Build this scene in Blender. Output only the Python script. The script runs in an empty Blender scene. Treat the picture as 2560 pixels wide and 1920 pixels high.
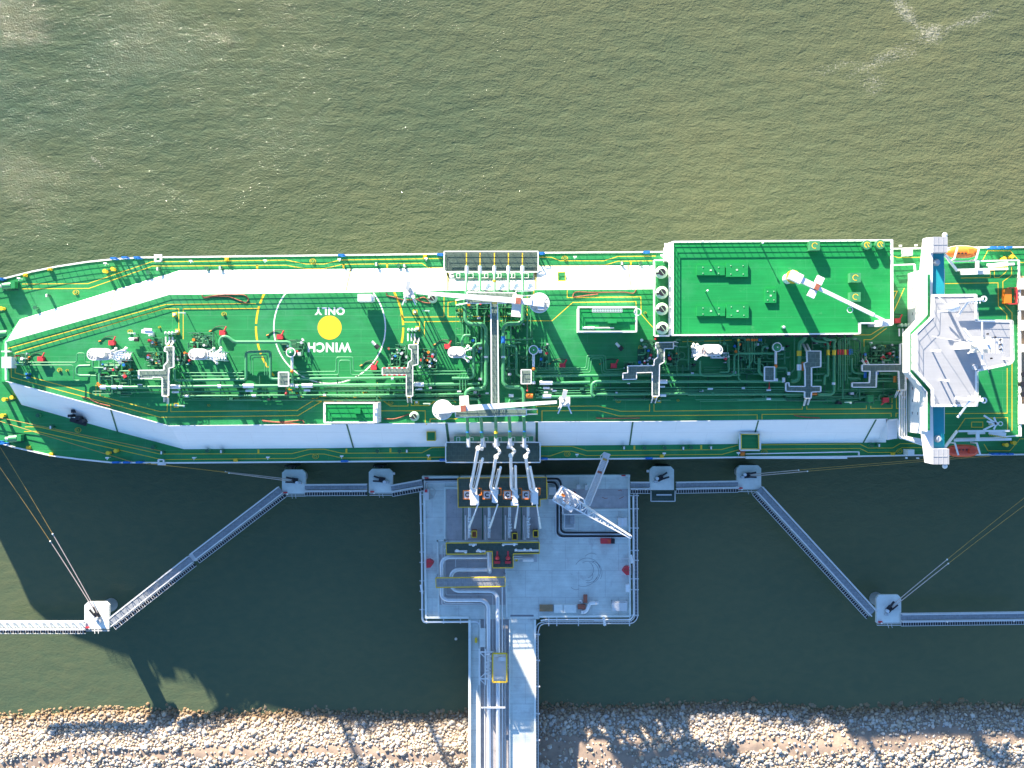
import bpy, math, random
import numpy as np
from mathutils import Vector, Matrix

# ---------------------------------------------------------------- camera, world, sun, exposure
ZC = 266.0            # drone height above the water, metres
F = 2854.0            # focal length in pixels of the 2560 px wide photograph
scene = bpy.context.scene
cam_d = bpy.data.cameras.new("camera")
cam = bpy.data.objects.new("camera", cam_d)
scene.collection.objects.link(cam)
cam.location = (0, 0, ZC)
cam.rotation_euler = (0, 0, 0)
cam_d.sensor_fit = 'HORIZONTAL'
cam_d.sensor_width = 36.0
cam_d.lens = 36.0 * F / 2560.0
cam_d.clip_start = 1.0
cam_d.clip_end = 4000.0
scene.camera = cam
scene.render.resolution_x = 1024
scene.render.resolution_y = 768

SUN = Vector((1.48, -3.0, -1.0)).normalized()      # the way the light travels
world = bpy.data.worlds.new("World")
scene.world = world
world.use_nodes = True
wn = world.node_tree
wn.nodes.clear()
sky = wn.nodes.new('ShaderNodeTexSky')
sky.sky_type = 'NISHITA'
sky.sun_disc = False
sky.sun_elevation = math.asin(-SUN.z)
sky.ozone_density = 4.5
sky.air_density = 1.0
sky.dust_density = 0.2
sky.sun_rotation = math.atan2(-SUN.x, -SUN.y)
bg = wn.nodes.new('ShaderNodeBackground')
bg.inputs['Strength'].default_value = 0.092
wo = wn.nodes.new('ShaderNodeOutputWorld')
wn.links.new(sky.outputs[0], bg.inputs[0])
wn.links.new(bg.outputs[0], wo.inputs[0])
sd = bpy.data.lights.new("sun", 'SUN')
sd.energy = 5.0
sd.angle = math.radians(0.6)
sd.color = (1.0, 0.87, 0.69)
so = bpy.data.objects.new("sun", sd)
scene.collection.objects.link(so)
so.rotation_euler = SUN.to_track_quat('-Z', 'Y').to_euler()
so.location = (-150, 300, 100)
scene.view_settings.view_transform = 'Standard'
scene.view_settings.look = 'None'
scene.view_settings.gamma = 1.0
scene.view_settings.exposure = 2.03

# ---------------------------------------------------------------- helpers
rnd = random.Random(7)
COL = scene.collection
def W(px, py, z):
    """a point of the place seen at source pixel (px,py) that stands z metres above the water"""
    s = (ZC - z) / F
    return Vector(((px - 1280) * s, (960 - py) * s, z))

class MB:
    def __init__(s): s.v = []; s.f = []; s.sm = []
    def add(s, vs, fs, smooth=False):
        n = len(s.v); s.v.extend([tuple(v) for v in vs])
        for f in fs: s.f.append(tuple(i + n for i in f)); s.sm.append(smooth)
        return s
    def box(s, x0, y0, x1, y1, z0, z1):
        if x0 > x1: x0, x1 = x1, x0
        if y0 > y1: y0, y1 = y1, y0
        return s.add([(x0,y0,z0),(x1,y0,z0),(x1,y1,z0),(x0,y1,z0),(x0,y0,z1),(x1,y0,z1),(x1,y1,z1),(x0,y1,z1)],
              [(3,2,1,0),(4,5,6,7),(0,1,5,4),(1,2,6,5),(2,3,7,6),(3,0,4,7)])
    def pbox(s, a, b, c, d, z0, z1):
        p = W(a, b, z1); q = W(c, d, z1)
        return s.box(p.x, p.y, q.x, q.y, z0, z1)
    def prism(s, pts, z0, z1, top=True, bot=True):
        n = len(pts)
        ar = sum(pts[i][0]*pts[(i+1)%n][1]-pts[(i+1)%n][0]*pts[i][1] for i in range(n))
        if ar < 0: pts = pts[::-1]
        vs = [(p[0],p[1],z0) for p in pts] + [(p[0],p[1],z1) for p in pts]
        fs = [(i,(i+1)%n,(i+1)%n+n,i+n) for i in range(n)]
        if top: fs.append(tuple(range(n, 2*n)))
        if bot: fs.append(tuple(range(n-1, -1, -1)))
        return s.add(vs, fs)
    def pprism(s, pts, z0, z1, **k):
        return s.prism([tuple(W(x, y, z1).xy) for x, y in pts], z0, z1, **k)
    def beam(s, a, b, w, h=None):
        a = Vector(a); b = Vector(b); h = h or w
        d = (b - a)
        if d.length < 1e-5: return s
        d.normalize()
        up = Vector((0,0,1)) if abs(d.z) < .95 else Vector((0,1,0))
        sx = d.cross(up).normalized() * (w/2); sz = sx.cross(d).normalized() * (h/2)
        vs = [p + i*sx + j*sz for p in (a, b) for i, j in ((-1,-1),(1,-1),(1,1),(-1,1))]
        return s.add(vs, [(0,1,2,3),(7,6,5,4),(4,5,1,0),(5,6,2,1),(6,7,3,2),(7,4,0,3)])
    def tube(s, pts, r, bend=0.0, seg=8, r2=None):
        P = [Vector(p) for p in pts]
        if bend > 0 and len(P) > 2:
            Q = [P[0]]
            for i in range(1, len(P)-1):
                a = P[i-1]-P[i]; b = P[i+1]-P[i]
                if a.length < 1e-4 or b.length < 1e-4: continue
                k = min(bend, a.length*.49, b.length*.49)
                A = P[i] + a.normalized()*k; B = P[i] + b.normalized()*k
                for t in (0,.25,.5,.75,1):
                    Q.append(A*(1-t)**2 + P[i]*2*t*(1-t) + B*t*t)
            Q.append(P[-1]); P = Q
        n = len(P); rings = []
        t0 = (P[1]-P[0]).normalized()
        up = Vector((0,0,1)) if abs(t0.z) < .9 else Vector((1,0,0))
        nx = t0.cross(up).normalized()
        vs = []
        for i in range(n):
            t = (P[min(i+1,n-1)] - P[max(i-1,0)])
            if t.length < 1e-6: t = t0.copy()
            t.normalize()
            nx = (nx - t*nx.dot(t))
            if nx.length < 1e-4: nx = t.orthogonal()
            nx.normalize(); ny = t.cross(nx)
            rr = r if r2 is None else r + (r2-r)*i/(n-1)
            for k in range(seg):
                a = 2*math.pi*k/seg
                vs.append(P[i] + nx*math.cos(a)*rr + ny*math.sin(a)*rr)
        fs = [(i*seg+k, i*seg+(k+1)%seg, (i+1)*seg+(k+1)%seg, (i+1)*seg+k) for i in range(n-1) for k in range(seg)]
        s.add(vs, fs, True)
        s.add(vs[:seg], [tuple(range(seg-1,-1,-1))]); s.add(vs[-seg:], [tuple(range(seg))])
        return s
    def cyl(s, c, r, z0, z1, seg=20, r2=None, sy=1.0, smooth=True):
        r2 = r if r2 is None else r2
        vs = [(c[0]+r*math.cos(2*math.pi*k/seg), c[1]+sy*r*math.sin(2*math.pi*k/seg), z0) for k in range(seg)]
        vt = [(c[0]+r2*math.cos(2*math.pi*k/seg), c[1]+sy*r2*math.sin(2*math.pi*k/seg), z1) for k in range(seg)]
        s.add(vs+vt, [(k,(k+1)%seg,(k+1)%seg+seg,k+seg) for k in range(seg)], smooth)
        s.add(vt, [tuple(range(seg))]); s.add(vs, [tuple(range(seg-1,-1,-1))])
        return s
    def ring(s, c, r0, r1, z0, z1, seg=32, a0=0, a1=2*math.pi, sy=1.0):
        full = abs(a1-a0-2*math.pi) < 1e-6
        n = seg if full else seg+1
        vs = []
        for k in range(n):
            a = a0 + (a1-a0)*k/seg
            for r, z in ((r0,z0),(r1,z0),(r1,z1),(r0,z1)):
                vs.append((c[0]+r*math.cos(a), c[1]+sy*r*math.sin(a), z))
        fs = []
        for k in range(seg):
            i = k*4; j = ((k+1) % n)*4
            fs += [(i+1,j+1,j+2,i+2),(i+2,j+2,j+3,i+3),(i+3,j+3,j,i),(i,j,j+1,i+1)]
        if not full: fs += [(0,1,2,3), ((n-1)*4+3,(n-1)*4+2,(n-1)*4+1,(n-1)*4)]
        return s.add(vs, fs)
    def ball(s, c, rx, ry, rz, nu=14, nv=8, zmin=-1.0):
        vs = []; 
        for j in range(nv+1):
            ph = -math.pi/2 + math.pi*j/nv
            zz = max(math.sin(ph), zmin)
            for i in range(nu):
                th = 2*math.pi*i/nu
                vs.append((c[0]+rx*math.cos(ph)*math.cos(th), c[1]+ry*math.cos(ph)*math.sin(th), c[2]+rz*zz))
        fs = [(j*nu+i, j*nu+(i+1)%nu, (j+1)*nu+(i+1)%nu, (j+1)*nu+i) for j in range(nv) for i in range(nu)]
        return s.add(vs, fs, True)
    def strip(s, pts, z, w, h=0.004, closed=False):
        """painted line along world xy points"""
        P = [Vector((p[0], p[1])) for p in pts]; n = len(P); L = []; R = []
        for i in range(n):
            a = P[i]-P[i-1] if (i > 0 or closed) else P[1]-P[0]
            b = P[(i+1)%n]-P[i] if (i < n-1 or closed) else P[-1]-P[-2]
            if a.length < 1e-6: a = b
            if b.length < 1e-6: b = a
            a = a.normalized(); b = b.normalized()
            na = Vector((-a.y,a.x)); nb = Vector((-b.y,b.x)); m = na+nb
            if m.length < .3: m = na
            m.normalize(); k = w/2/max(.35, m.dot(na))
            L.append(P[i]+m*k); R.append(P[i]-m*k)
        m_ = n if closed else n-1
        vs = [(p.x,p.y,z+h) for p in L] + [(p.x,p.y,z+h) for p in R]
        return s.add(vs, [(n+i, n+(i+1)%n, (i+1)%n, i) for i in range(m_)])
    def pstrip(s, pts, z, w, **k): return s.strip([W(x,y,z).xy for x,y in pts], z, w, **k)
    def rail(s, pts, h=1.1, step=1.8, top=.11, low=.065, closed=False, n=3):
        P = [Vector(p) for p in pts]
        if closed: P = P + [P[0]]
        for a, b in zip(P[:-1], P[1:]):
            d = (b-a).length
            if d < .05: continue
            for k in range(1, n+1):
                o = Vector((0,0,h*k/n))
                s.beam(a+o, b+o, top if k == n else low, top*.6 if k == n else low)
            m = max(1, int(round(d/step)))
            for i in range(m+1):
                q = a + (b-a)*(i/m)
                s.box(q.x-.04,q.y-.04,q.x+.04,q.y+.04,q.z,q.z+h)
        return s
    def prail(s, pts, z, **k): return s.rail([W(x,y,z) for x,y in pts], **k)

M = {}
def mat(name, col, rough=.5, metal=0., var=.15, sc=.6, bump=0., bsc=6., streak=0., spec=.5, seam=None, stain=None):
    m = bpy.data.materials.new(name); m.use_nodes = True; nt = m.node_tree; N = nt.nodes; L = nt.links
    b = N['Principled BSDF']; b.inputs['Roughness'].default_value = rough; b.inputs['Metallic'].default_value = metal
    b.inputs['Specular IOR Level'].default_value = spec
    g = N.new('ShaderNodeNewGeometry')
    n1 = N.new('ShaderNodeTexNoise'); n1.inputs['Scale'].default_value = sc; n1.inputs['Detail'].default_value = 6; n1.inputs['Roughness'].default_value = .65
    L.new(g.outputs['Position'], n1.inputs['Vector'])
    mp = N.new('ShaderNodeMapRange'); mp.inputs['From Min'].default_value = .25; mp.inputs['From Max'].default_value = .75
    mp.inputs['To Min'].default_value = 1-var; mp.inputs['To Max'].default_value = 1+var
    L.new(n1.outputs['Fac'], mp.inputs['Value'])
    fac = mp.outputs['Result']
    if streak:
        vm = N.new('ShaderNodeVectorMath'); vm.operation = 'MULTIPLY'; vm.inputs[1].default_value = (.12, 2.2, 1)
        L.new(g.outputs['Position'], vm.inputs[0])
        n2 = N.new('ShaderNodeTexNoise'); n2.inputs['Scale'].default_value = 1.2; n2.inputs['Detail'].default_value = 4
        L.new(vm.outputs[0], n2.inputs['Vector'])
        m2 = N.new('ShaderNodeMapRange'); m2.inputs['From Min'].default_value = .3; m2.inputs['From Max'].default_value = .7
        m2.inputs['To Min'].default_value = 1-streak; m2.inputs['To Max'].default_value = 1+streak
        L.new(n2.outputs['Fac'], m2.inputs['Value'])
        mu = N.new('ShaderNodeMath'); mu.operation = 'MULTIPLY'; L.new(fac, mu.inputs[0]); L.new(m2.outputs[0], mu.inputs[1]); fac = mu.outputs[0]
    mx = N.new('ShaderNodeVectorMath'); mx.operation = 'SCALE'; mx.inputs[0].default_value = col
    L.new(fac, mx.inputs['Scale']); out = mx.outputs[0]
    if seam:      # plate or slab joints: (width, height, line width, line colour, strength)
        bw, bh, lw, lc, st = seam
        br = N.new('ShaderNodeTexBrick'); br.inputs['Scale'].default_value = 1.0; br.inputs['Brick Width'].default_value = bw; br.inputs['Row Height'].default_value = bh
        br.inputs['Mortar Size'].default_value = lw; br.offset = .5; L.new(g.outputs['Position'], br.inputs['Vector'])
        ms = N.new('ShaderNodeMath'); ms.operation = 'MULTIPLY'; ms.inputs[1].default_value = st; L.new(br.outputs['Fac'], ms.inputs[0])
        cm = N.new('ShaderNodeMix'); cm.data_type = 'RGBA'; L.new(ms.outputs[0], cm.inputs['Factor']); L.new(out, cm.inputs['A']); cm.inputs['B'].default_value = (*lc, 1); out = cm.outputs['Result']
    if stain:     # patches of rust, salt or spilt oil: list of (scale, threshold, softness, colour, strength)
        for k, (ssc, th, so_, sc_, st) in enumerate(stain):
            ns = N.new('ShaderNodeTexNoise'); ns.inputs['Scale'].default_value = ssc; ns.inputs['Detail'].default_value = 8; ns.inputs['Roughness'].default_value = .7
            of = N.new('ShaderNodeVectorMath'); of.operation = 'ADD'; of.inputs[1].default_value = (37.*k+11, 5.*k, 0); L.new(g.outputs['Position'], of.inputs[0]); L.new(of.outputs[0], ns.inputs['Vector'])
            mr = N.new('ShaderNodeMapRange'); mr.inputs[1].default_value = th; mr.inputs[2].default_value = th+so_; mr.inputs[3].default_value = 0; mr.inputs[4].default_value = st; L.new(ns.outputs['Fac'], mr.inputs[0])
            cm = N.new('ShaderNodeMix'); cm.data_type = 'RGBA'; L.new(mr.outputs[0], cm.inputs['Factor']); L.new(out, cm.inputs['A']); cm.inputs['B'].default_value = (*sc_, 1); out = cm.outputs['Result']
    L.new(out, b.inputs['Base Color'])
    if bump:
        nb = N.new('ShaderNodeTexNoise'); nb.inputs['Scale'].default_value = bsc; nb.inputs['Detail'].default_value = 5
        L.new(g.outputs['Position'], nb.inputs['Vector'])
        bp = N.new('ShaderNodeBump'); bp.inputs['Strength'].default_value = bump; bp.inputs['Distance'].default_value = .05
        L.new(nb.outputs['Fac'], bp.inputs['Height']); L.new(bp.outputs[0], b.inputs['Normal'])
    M[name] = m
    return m

DS = [(.10,.52,.14,(.045,.27,.115),.6),(.7,.66,.10,(.16,.30,.16),.35),(1.6,.72,.05,(.17,.08,.04),.5)]
mat('deck_green', (.012,.225,.062), .52, spec=.5, seam=(16.,2.9,.035,(.12,.34,.17),.45), stain=DS, var=.14, sc=.25, streak=.13, bump=.15)
mat('roof_green', (.010,.25,.062), .55, spec=.25, seam=(12.,3.4,.03,(.08,.34,.15),.4), stain=[(.12,.54,.12,(.03,.27,.09),.6),(.5,.63,.10,(.15,.36,.19),.35),(1.8,.73,.05,(.16,.08,.04),.5)], var=.08, sc=.3, streak=.09, bump=.1)
mat('pipe_green', (.06,.26,.115), .38, var=.15, sc=1.5)
mat('dark_green', (.02,.12,.06), .5, var=.25, sc=2)
mat('white', (.8,.8,.79), .35, var=.04, sc=.5, streak=.03)
mat('slope_white', (.86,.86,.86), .4, seam=(14.,2.6,.03,(.55,.56,.56),.35), stain=[(1.1,.70,.08,(.55,.45,.36),.35)], var=.03, sc=.3, streak=.02)
mat('light_grey', (.62,.62,.62), .5, var=.06, sc=.5)
mat('steel', (.5,.52,.54), .45, .3, var=.15, sc=2)
mat('silver', (.72,.74,.76), .3, .35, var=.08, sc=1)
mat('concrete', (.60,.65,.62), .85, seam=(6.,6.,.04,(.30,.30,.31),.6), stain=[(.22,.55,.12,(.42,.40,.40),.6),(1.2,.66,.06,(.27,.25,.25),.6),(.5,.68,.06,(.50,.36,.28),.5)], var=.16, sc=.35, bump=.3, streak=.06)
mat('concrete_pale', (.70,.74,.71), .85, var=.12, sc=.6, bump=.3)
mat('concrete_dark', (.42,.40,.41), .85, seam=(5.,5.,.04,(.2,.2,.2),.5), stain=[(.6,.6,.08,(.22,.2,.2),.6)], var=.2, sc=.5, bump=.3)
mat('yellow', (.78,.52,.03), .5, var=.1, sc=1)
mat('disc_yellow', (.82,.50,.02), .5, var=.05, sc=1)
mat('orange', (.75,.20,.02), .45, var=.1, sc=1)
mat('red', (.60,.04,.05), .5, var=.12, sc=1)
mat('boat_orange', (.80,.22,.03), .4, var=.08, sc=1)
mat('boat_shade_lid_red', (.62,.07,.03), .4, var=.12, sc=1)  # orange boat colour with its shade painted in; also the trailer lid's red
mat('blue', (.02,.16,.50), .4, var=.1, sc=1)
mat('teal', (.02,.30,.36), .35, var=.12, sc=.4)
mat('black', (.02,.02,.025), .5, var=.3, sc=3)
mat('rust', (.32,.10,.06), .7, var=.3, sc=2)
mat('rope_ochre', (.48,.30,.08), .8, var=.15, sc=1)
mat('rope_pale', (.60,.48,.42), .8, var=.15, sc=2)
mat('wood', (.33,.22,.12), .8, var=.25, sc=2)
mat('tan', (.44,.30,.18), .75, var=.25, sc=.8)
mat('hull_paint', (.05,.16,.10), .4, var=.15, sc=.3)
mat('tyre_mark', (.20,.21,.23), .9, var=.2, sc=1)
mat('compass_grey', (.36,.37,.39), .6, var=.06, sc=.4, streak=.04)
mat('olive', (.30,.27,.10), .6, var=.1, sc=1)
mat('cream', (.74,.71,.62), .5, var=.08, sc=1)
mat('pipe_white', (.42,.60,.42), .4, var=.1, sc=1)
mat('glass', (.03,.05,.07), .12, var=.2, sc=1)

def grating(name, col, open_=.3):
    m = mat(name, col, .6, .2, var=.2, sc=1.5)
    nt = m.node_tree; N = nt.nodes; L = nt.links
    b = N['Principled BSDF']; o = N['Material Output']
    g = N.new('ShaderNodeNewGeometry')
    ch = N.new('ShaderNodeTexBrick'); ch.inputs['Scale'].default_value = 1.0
    ch.inputs['Brick Width'].default_value = 1.0; ch.inputs['Row Height'].default_value = .9; ch.inputs['Mortar Size'].default_value = .05
    ch.inputs['Color1'].default_value = (open_,)*3+(1,); ch.inputs['Color2'].default_value = (open_*.8,)*3+(1,); ch.inputs['Mortar'].default_value = (0,0,0,1)
    L.new(g.outputs['Position'], ch.inputs['Vector'])
    t = N.new('ShaderNodeBsdfTransparent'); mx = N.new('ShaderNodeMixShader')
    L.new(ch.outputs['Color'], mx.inputs[0]); L.new(b.outputs[0], mx.inputs[1]); L.new(t.outputs[0], mx.inputs[2]); L.new(mx.outputs[0], o.inputs[0])
grating('grating', (.17,.24,.21), .3)
grating('grating_dark', (.075,.12,.10), .2)
grating('grating_grey', (.33,.36,.40), .2)

def link(o): COL.objects.link(o); return o
def mesh_obj(name, mb, m, base=(0,0,0)):
    me = bpy.data.meshes.new(name)
    b = Vector(base)
    me.from_pydata([(v[0]-b.x, v[1]-b.y, v[2]-b.z) for v in mb.v], [], mb.f)
    me.polygons.foreach_set('use_smooth', mb.sm)
    me.materials.append(M[m] if isinstance(m, str) else m)
    me.update()
    return link(bpy.data.objects.new(name, me))
THINGS = []
def tagit(o, label, cat, group=None, kind=None, pos=None):
    if label: o['label'] = label
    if cat: o['category'] = cat
    if group: o['group'] = group
    if kind: o['kind'] = kind
    THINGS.append((o, pos))
    return o
def thing(name, label, cat, base, group=None):
    o = bpy.data.objects.new(name, None); link(o); o.location = base; o.empty_display_size = 1
    return tagit(o, label, cat, group, None, tuple(base))
def part(name, mb, m, parent, label=None):
    base = Vector((0,0,0)); p = parent
    while p: base += p.location; p = p.parent
    o = mesh_obj(name, mb, m, base); o.parent = parent
    if label: o['label'] = label
    return o
def solo(name, mb, m, label, cat, base, group=None):
    o = mesh_obj(name, mb, m, base); o.location = base
    return tagit(o, label, cat, group, None, tuple(base))
def struct(name, mb, m):
    o = mesh_obj(name, mb, m); o['kind'] = 'structure'; return o
def dup(root, delta, label):
    r = root.copy(); link(r); r.location = root.location + Vector(delta); r['label'] = label
    THINGS.append((r, tuple(r.location)))
    for ch in list(root.children):
        c = ch.copy(); link(c); c.parent = r
        for g in list(ch.children):
            d = g.copy(); link(d); d.parent = c
    return r

LM = [("the small white bow house",15,905),("the first vent mast",280,888),("the second vent mast",520,886),
 ("the upper slope bow tip",60,800),("the lower slope bow tip",40,975),("the upper slope knuckle",430,700),
 ("the lower slope knuckle",440,1095),("the yellow winch disc",824,819),("the plain white box",913,745),
 ("the WINCH lettering",824,869),("the smaller deck house",874,1030),("the upper crane pedestal",1348,758),
 ("the lower crane pedestal",1107,1024),("the midship cross walkway",1236,880),("the upper manifold platform",1228,655),
 ("the lower manifold platform",1232,1130),("the third vent mast",1145,880),("the larger deck house",1516,800),
 ("the row of four vent cowls",1656,750),("the big roof left end",1700,720),("the roof crane",2030,700),("the big roof right end",2210,700),
 ("the fourth vent mast",1775,875),("the square slope well",1873,1105),("the aft pipe bridge",2035,940),
 ("the dark L shaped bridge",2230,930),("the bridge tower front",2290,880),("the upper bridge wing",2345,640),("the lower bridge wing",2345,1090),
 ("the orange lifeboat",2400,630),("the shade-red lifeboat",2405,1128),("the radar mast",2455,860),("the stern deck edge",2535,700),
 ("the forward pipe bridge",425,930),("the chequered pipe bridge",1030,930),("the third pipe bridge",1640,930),
 ("the shore gangway tip",1512,1130),("the lower boom rest",1412,1010),("the upper boom rest",1020,735),("the stern lower corner",2540,1110)]
def where(px, py):
    d = min(LM, key=lambda l: (l[1]-px)**2 + (l[2]-py)**2)
    dx = px-d[1]; dy = py-d[2]
    h = 'right' if dx > 0 else 'left'; v = 'below' if dy > 0 else 'above'
    if abs(dx) < 12 and abs(dy) < 12: return "beside " + d[0]
    if abs(dx) > 2.2*abs(dy): return h + " of " + d[0]
    if abs(dy) > 2.2*abs(dx): return v + " " + d[0]
    return v + " and " + h + " of " + d[0]

# ---------------------------------------------------------------- water
def water_mat():
    m = bpy.data.materials.new('water'); m.use_nodes = True; nt = m.node_tree; N = nt.nodes; L = nt.links
    b = N['Principled BSDF']; b.inputs['Roughness'].default_value = .06; b.inputs['IOR'].default_value = 1.33
    g = N.new('ShaderNodeNewGeometry')
    def noise(sc, det, sx=1, sy=1, rot=0, dist=0):
        mp = N.new('ShaderNodeMapping'); mp.inputs['Scale'].default_value = (sx, sy, 1); mp.inputs['Rotation'].default_value = (0,0,rot)
        L.new(g.outputs['Position'], mp.inputs['Vector'])
        n = N.new('ShaderNodeTexNoise'); n.inputs['Scale'].default_value = sc; n.inputs['Detail'].default_value = det; n.inputs['Distortion'].default_value = dist
        L.new(mp.outputs[0], n.inputs['Vector']); return n.outputs['Fac']
    def math_(op, a, c, cl=False):
        x = N.new('ShaderNodeMath'); x.operation = op; x.use_clamp = cl
        for i, q in enumerate((a, c)):
            if hasattr(q, 'links'): L.new(q, x.inputs[i])
            else: x.inputs[i].default_value = q
        return x.outputs[0]
    def rng(v, a, c, lo, hi):
        x = N.new('ShaderNodeMapRange'); L.new(v, x.inputs[0])
        for i, q in enumerate((a, c, lo, hi)): x.inputs[i+1].default_value = q
        return x.outputs[0]
    big = noise(.018, 4, 1, 1.6, .5); mid = noise(.35, 3, 1, 1.8, -.35, .6); fine = noise(1.5, 4, 1, 1.5, .3, .4); swell = noise(.12, 2, 1, 2.5, .35)
    # turbid water: silt clouds in the base colour, never light
    c1 = N.new('ShaderNodeMix'); c1.data_type = 'RGBA'
    c1.inputs['A'].default_value = (.064,.100,.060,1); c1.inputs['B'].default_value = (.134,.142,.072,1)
    sx_ = N.new('ShaderNodeSeparateXYZ'); L.new(g.outputs['Position'], sx_.inputs[0])
    silt = rng(sx_.outputs['X'], -120, 140, 0, .5)      # browner silt plume to the east
    t = math_('ADD', math_('ADD', silt, math_('MULTIPLY', rng(big, .35, .65, 0, 1), .35)), math_('MULTIPLY', rng(mid, .3, .7, 0, 1), .25), True)
    L.new(t, c1.inputs['Factor'])
    # foam: two streaks of bubbles floating on the water
    sep = N.new('ShaderNodeSeparateXYZ'); L.new(g.outputs['Position'], sep.inputs[0])
    fo = None
    for (px, py, lx, ly, ang, amt) in FOAM:
        p = W(px, py, 0)
        mp = N.new('ShaderNodeMapping'); mp.vector_type = 'TEXTURE'
        mp.inputs['Location'].default_value = (p.x, p.y, 0); mp.inputs['Rotation'].default_value = (0,0,ang); mp.inputs['Scale'].default_value = (lx, ly, 1)
        wv = N.new('ShaderNodeVectorMath'); wv.operation = 'ADD'
        nn = N.new('ShaderNodeTexNoise'); nn.inputs['Scale'].default_value = .09; nn.inputs['Detail'].default_value = 5; L.new(g.outputs['Position'], nn.inputs['Vector'])
        sc = N.new('ShaderNodeVectorMath'); sc.operation = 'SCALE'; sc.inputs['Scale'].default_value = 9; L.new(nn.outputs['Color'], sc.inputs[0])
        su = N.new('ShaderNodeVectorMath'); su.operation = 'SUBTRACT'; L.new(sc.outputs[0], su.inputs[0]); su.inputs[1].default_value = (4.5,4.5,0)
        L.new(g.outputs['Position'], wv.inputs[0]); L.new(su.outputs[0], wv.inputs[1])
        fl = N.new('ShaderNodeVectorMath'); fl.operation = 'MULTIPLY'; fl.inputs[1].default_value = (1,1,0); L.new(wv.outputs[0], fl.inputs[0])
        L.new(fl.outputs[0], mp.inputs['Vector'])
        ln = N.new('ShaderNodeVectorMath'); ln.operation = 'LENGTH'; L.new(mp.outputs[0], ln.inputs[0])
        k = math_('MULTIPLY', rng(ln.outputs['Value'], 0, 1, 1, 0), amt)
        fo = k if fo is None else math_('MAXIMUM', fo, k)
    spk = noise(2.2, 6, 1, 1.2, .2, 1.0)
    foam = rng(math_('ADD', math_('MULTIPLY', fo, .30), spk), .62, .86, 0, .58)
    foam = math_('MULTIPLY', foam, rng(fo, 0, .25, 0, 1))
    c2 = N.new('ShaderNodeMix'); c2.data_type = 'RGBA'; L.new(foam, c2.inputs['Factor']); L.new(c1.outputs['Result'], c2.inputs['A']); c2.inputs['B'].default_value = (.46,.44,.36,1)
    L.new(c2.outputs['Result'], b.inputs['Base Color'])
    h = math_('ADD', math_('ADD', math_('MULTIPLY', mid, WB[0]), math_('MULTIPLY', fine, WB[1])), math_('MULTIPLY', swell, WB[2]))
    # calm water in the lee of the hull, south of it
    calm = rng(sep.outputs['Y'], -40, -5, .30, 1)
    h = math_('MULTIPLY', h, calm)
    # gusts roughen the open water to the north west
    gust = math_('MULTIPLY', math_('MULTIPLY', rng(sep.outputs['X'], -130, 60, 1, 0), rng(sep.outputs['Y'], 20, 45, 0, 1)), rng(noise(.05, 3, 1, 1.7, .4), .40, .62, .25, 1))
    chop = noise(2.3, 3, 1, 1.6, .1, .6)
    h = math_('ADD', h, math_('MULTIPLY', math_('MULTIPLY', chop, gust), .34))
    bp = N.new('ShaderNodeBump'); bp.inputs['Strength'].default_value = 1.0; bp.inputs['Distance'].default_value = 1.0
    L.new(h, bp.inputs['Height']); L.new(bp.outputs[0], b.inputs['Normal'])
    return m
FOAM = [(2265,30,9,3.2,-.9,1.0),(2330,85,6.5,3.0,.1,1.0),(2420,55,11,2.2,.5,.75),(2210,150,12,2.5,.6,.7),(2110,165,14,2,.1,.45),
        (245,400,6,1.2,-.5,.8),(1120,470,14,1.6,-.05,.35),(2190,215,5,4,1.2,.5)]
WB = (.20, .15, .32)
M['water'] = water_mat()
wm = MB(); wm.add([(-1500,-74.9+25,0),(1500,-74.9+25,0),(1500,1600,0),(-1500,1600,0)], [(0,1,2,3)])
wm.add([(-1500,-84,0),(1500,-84,0),(1500,-49.9,0),(-1500,-49.9,0)], [(0,1,2,3)])
struct('water', wm, 'water')

# ---------------------------------------------------------------- shore: sand berm and rip-rap
def yw(x): return -76.0 + .012*x + .7*math.sin(x*.05) + .5*math.sin(x*.13+1)     # water line
def shore_z(x, y):
    d = yw(x) - y
    z = .34*d if d < 8 else 2.72 + .03*(d-8)
    if d < 0: z = max(.34*d, -4)
    return z + .14*math.sin(x*.3+y*.4)*min(1, max(0, d/5)) + .1*math.sin(x*.9-y*1.3)
def shore_mat():
    m = mat('sand', (.31,.235,.18), .95, var=.25, sc=.5, bump=.9, bsc=1.5); return m
shore_mat()
g = MB(); xs = [-700,-400,-200]+[-150+2*i for i in range(151)]+[200,400,700]; ys = [-70-1.0*i for i in range(34)]+[-110,-130,-200,-500,-1400]
vs = [(x,y,shore_z(x,y)) for y in ys for x in xs]; nx = len(xs)
g.add(vs, [(j*nx+i+nx, j*nx+i+1+nx, j*nx+i+1, j*nx+i) for j in range(len(ys)-1) for i in range(nx-1)], True)
struct('shore_ground', g, 'sand')

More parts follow.
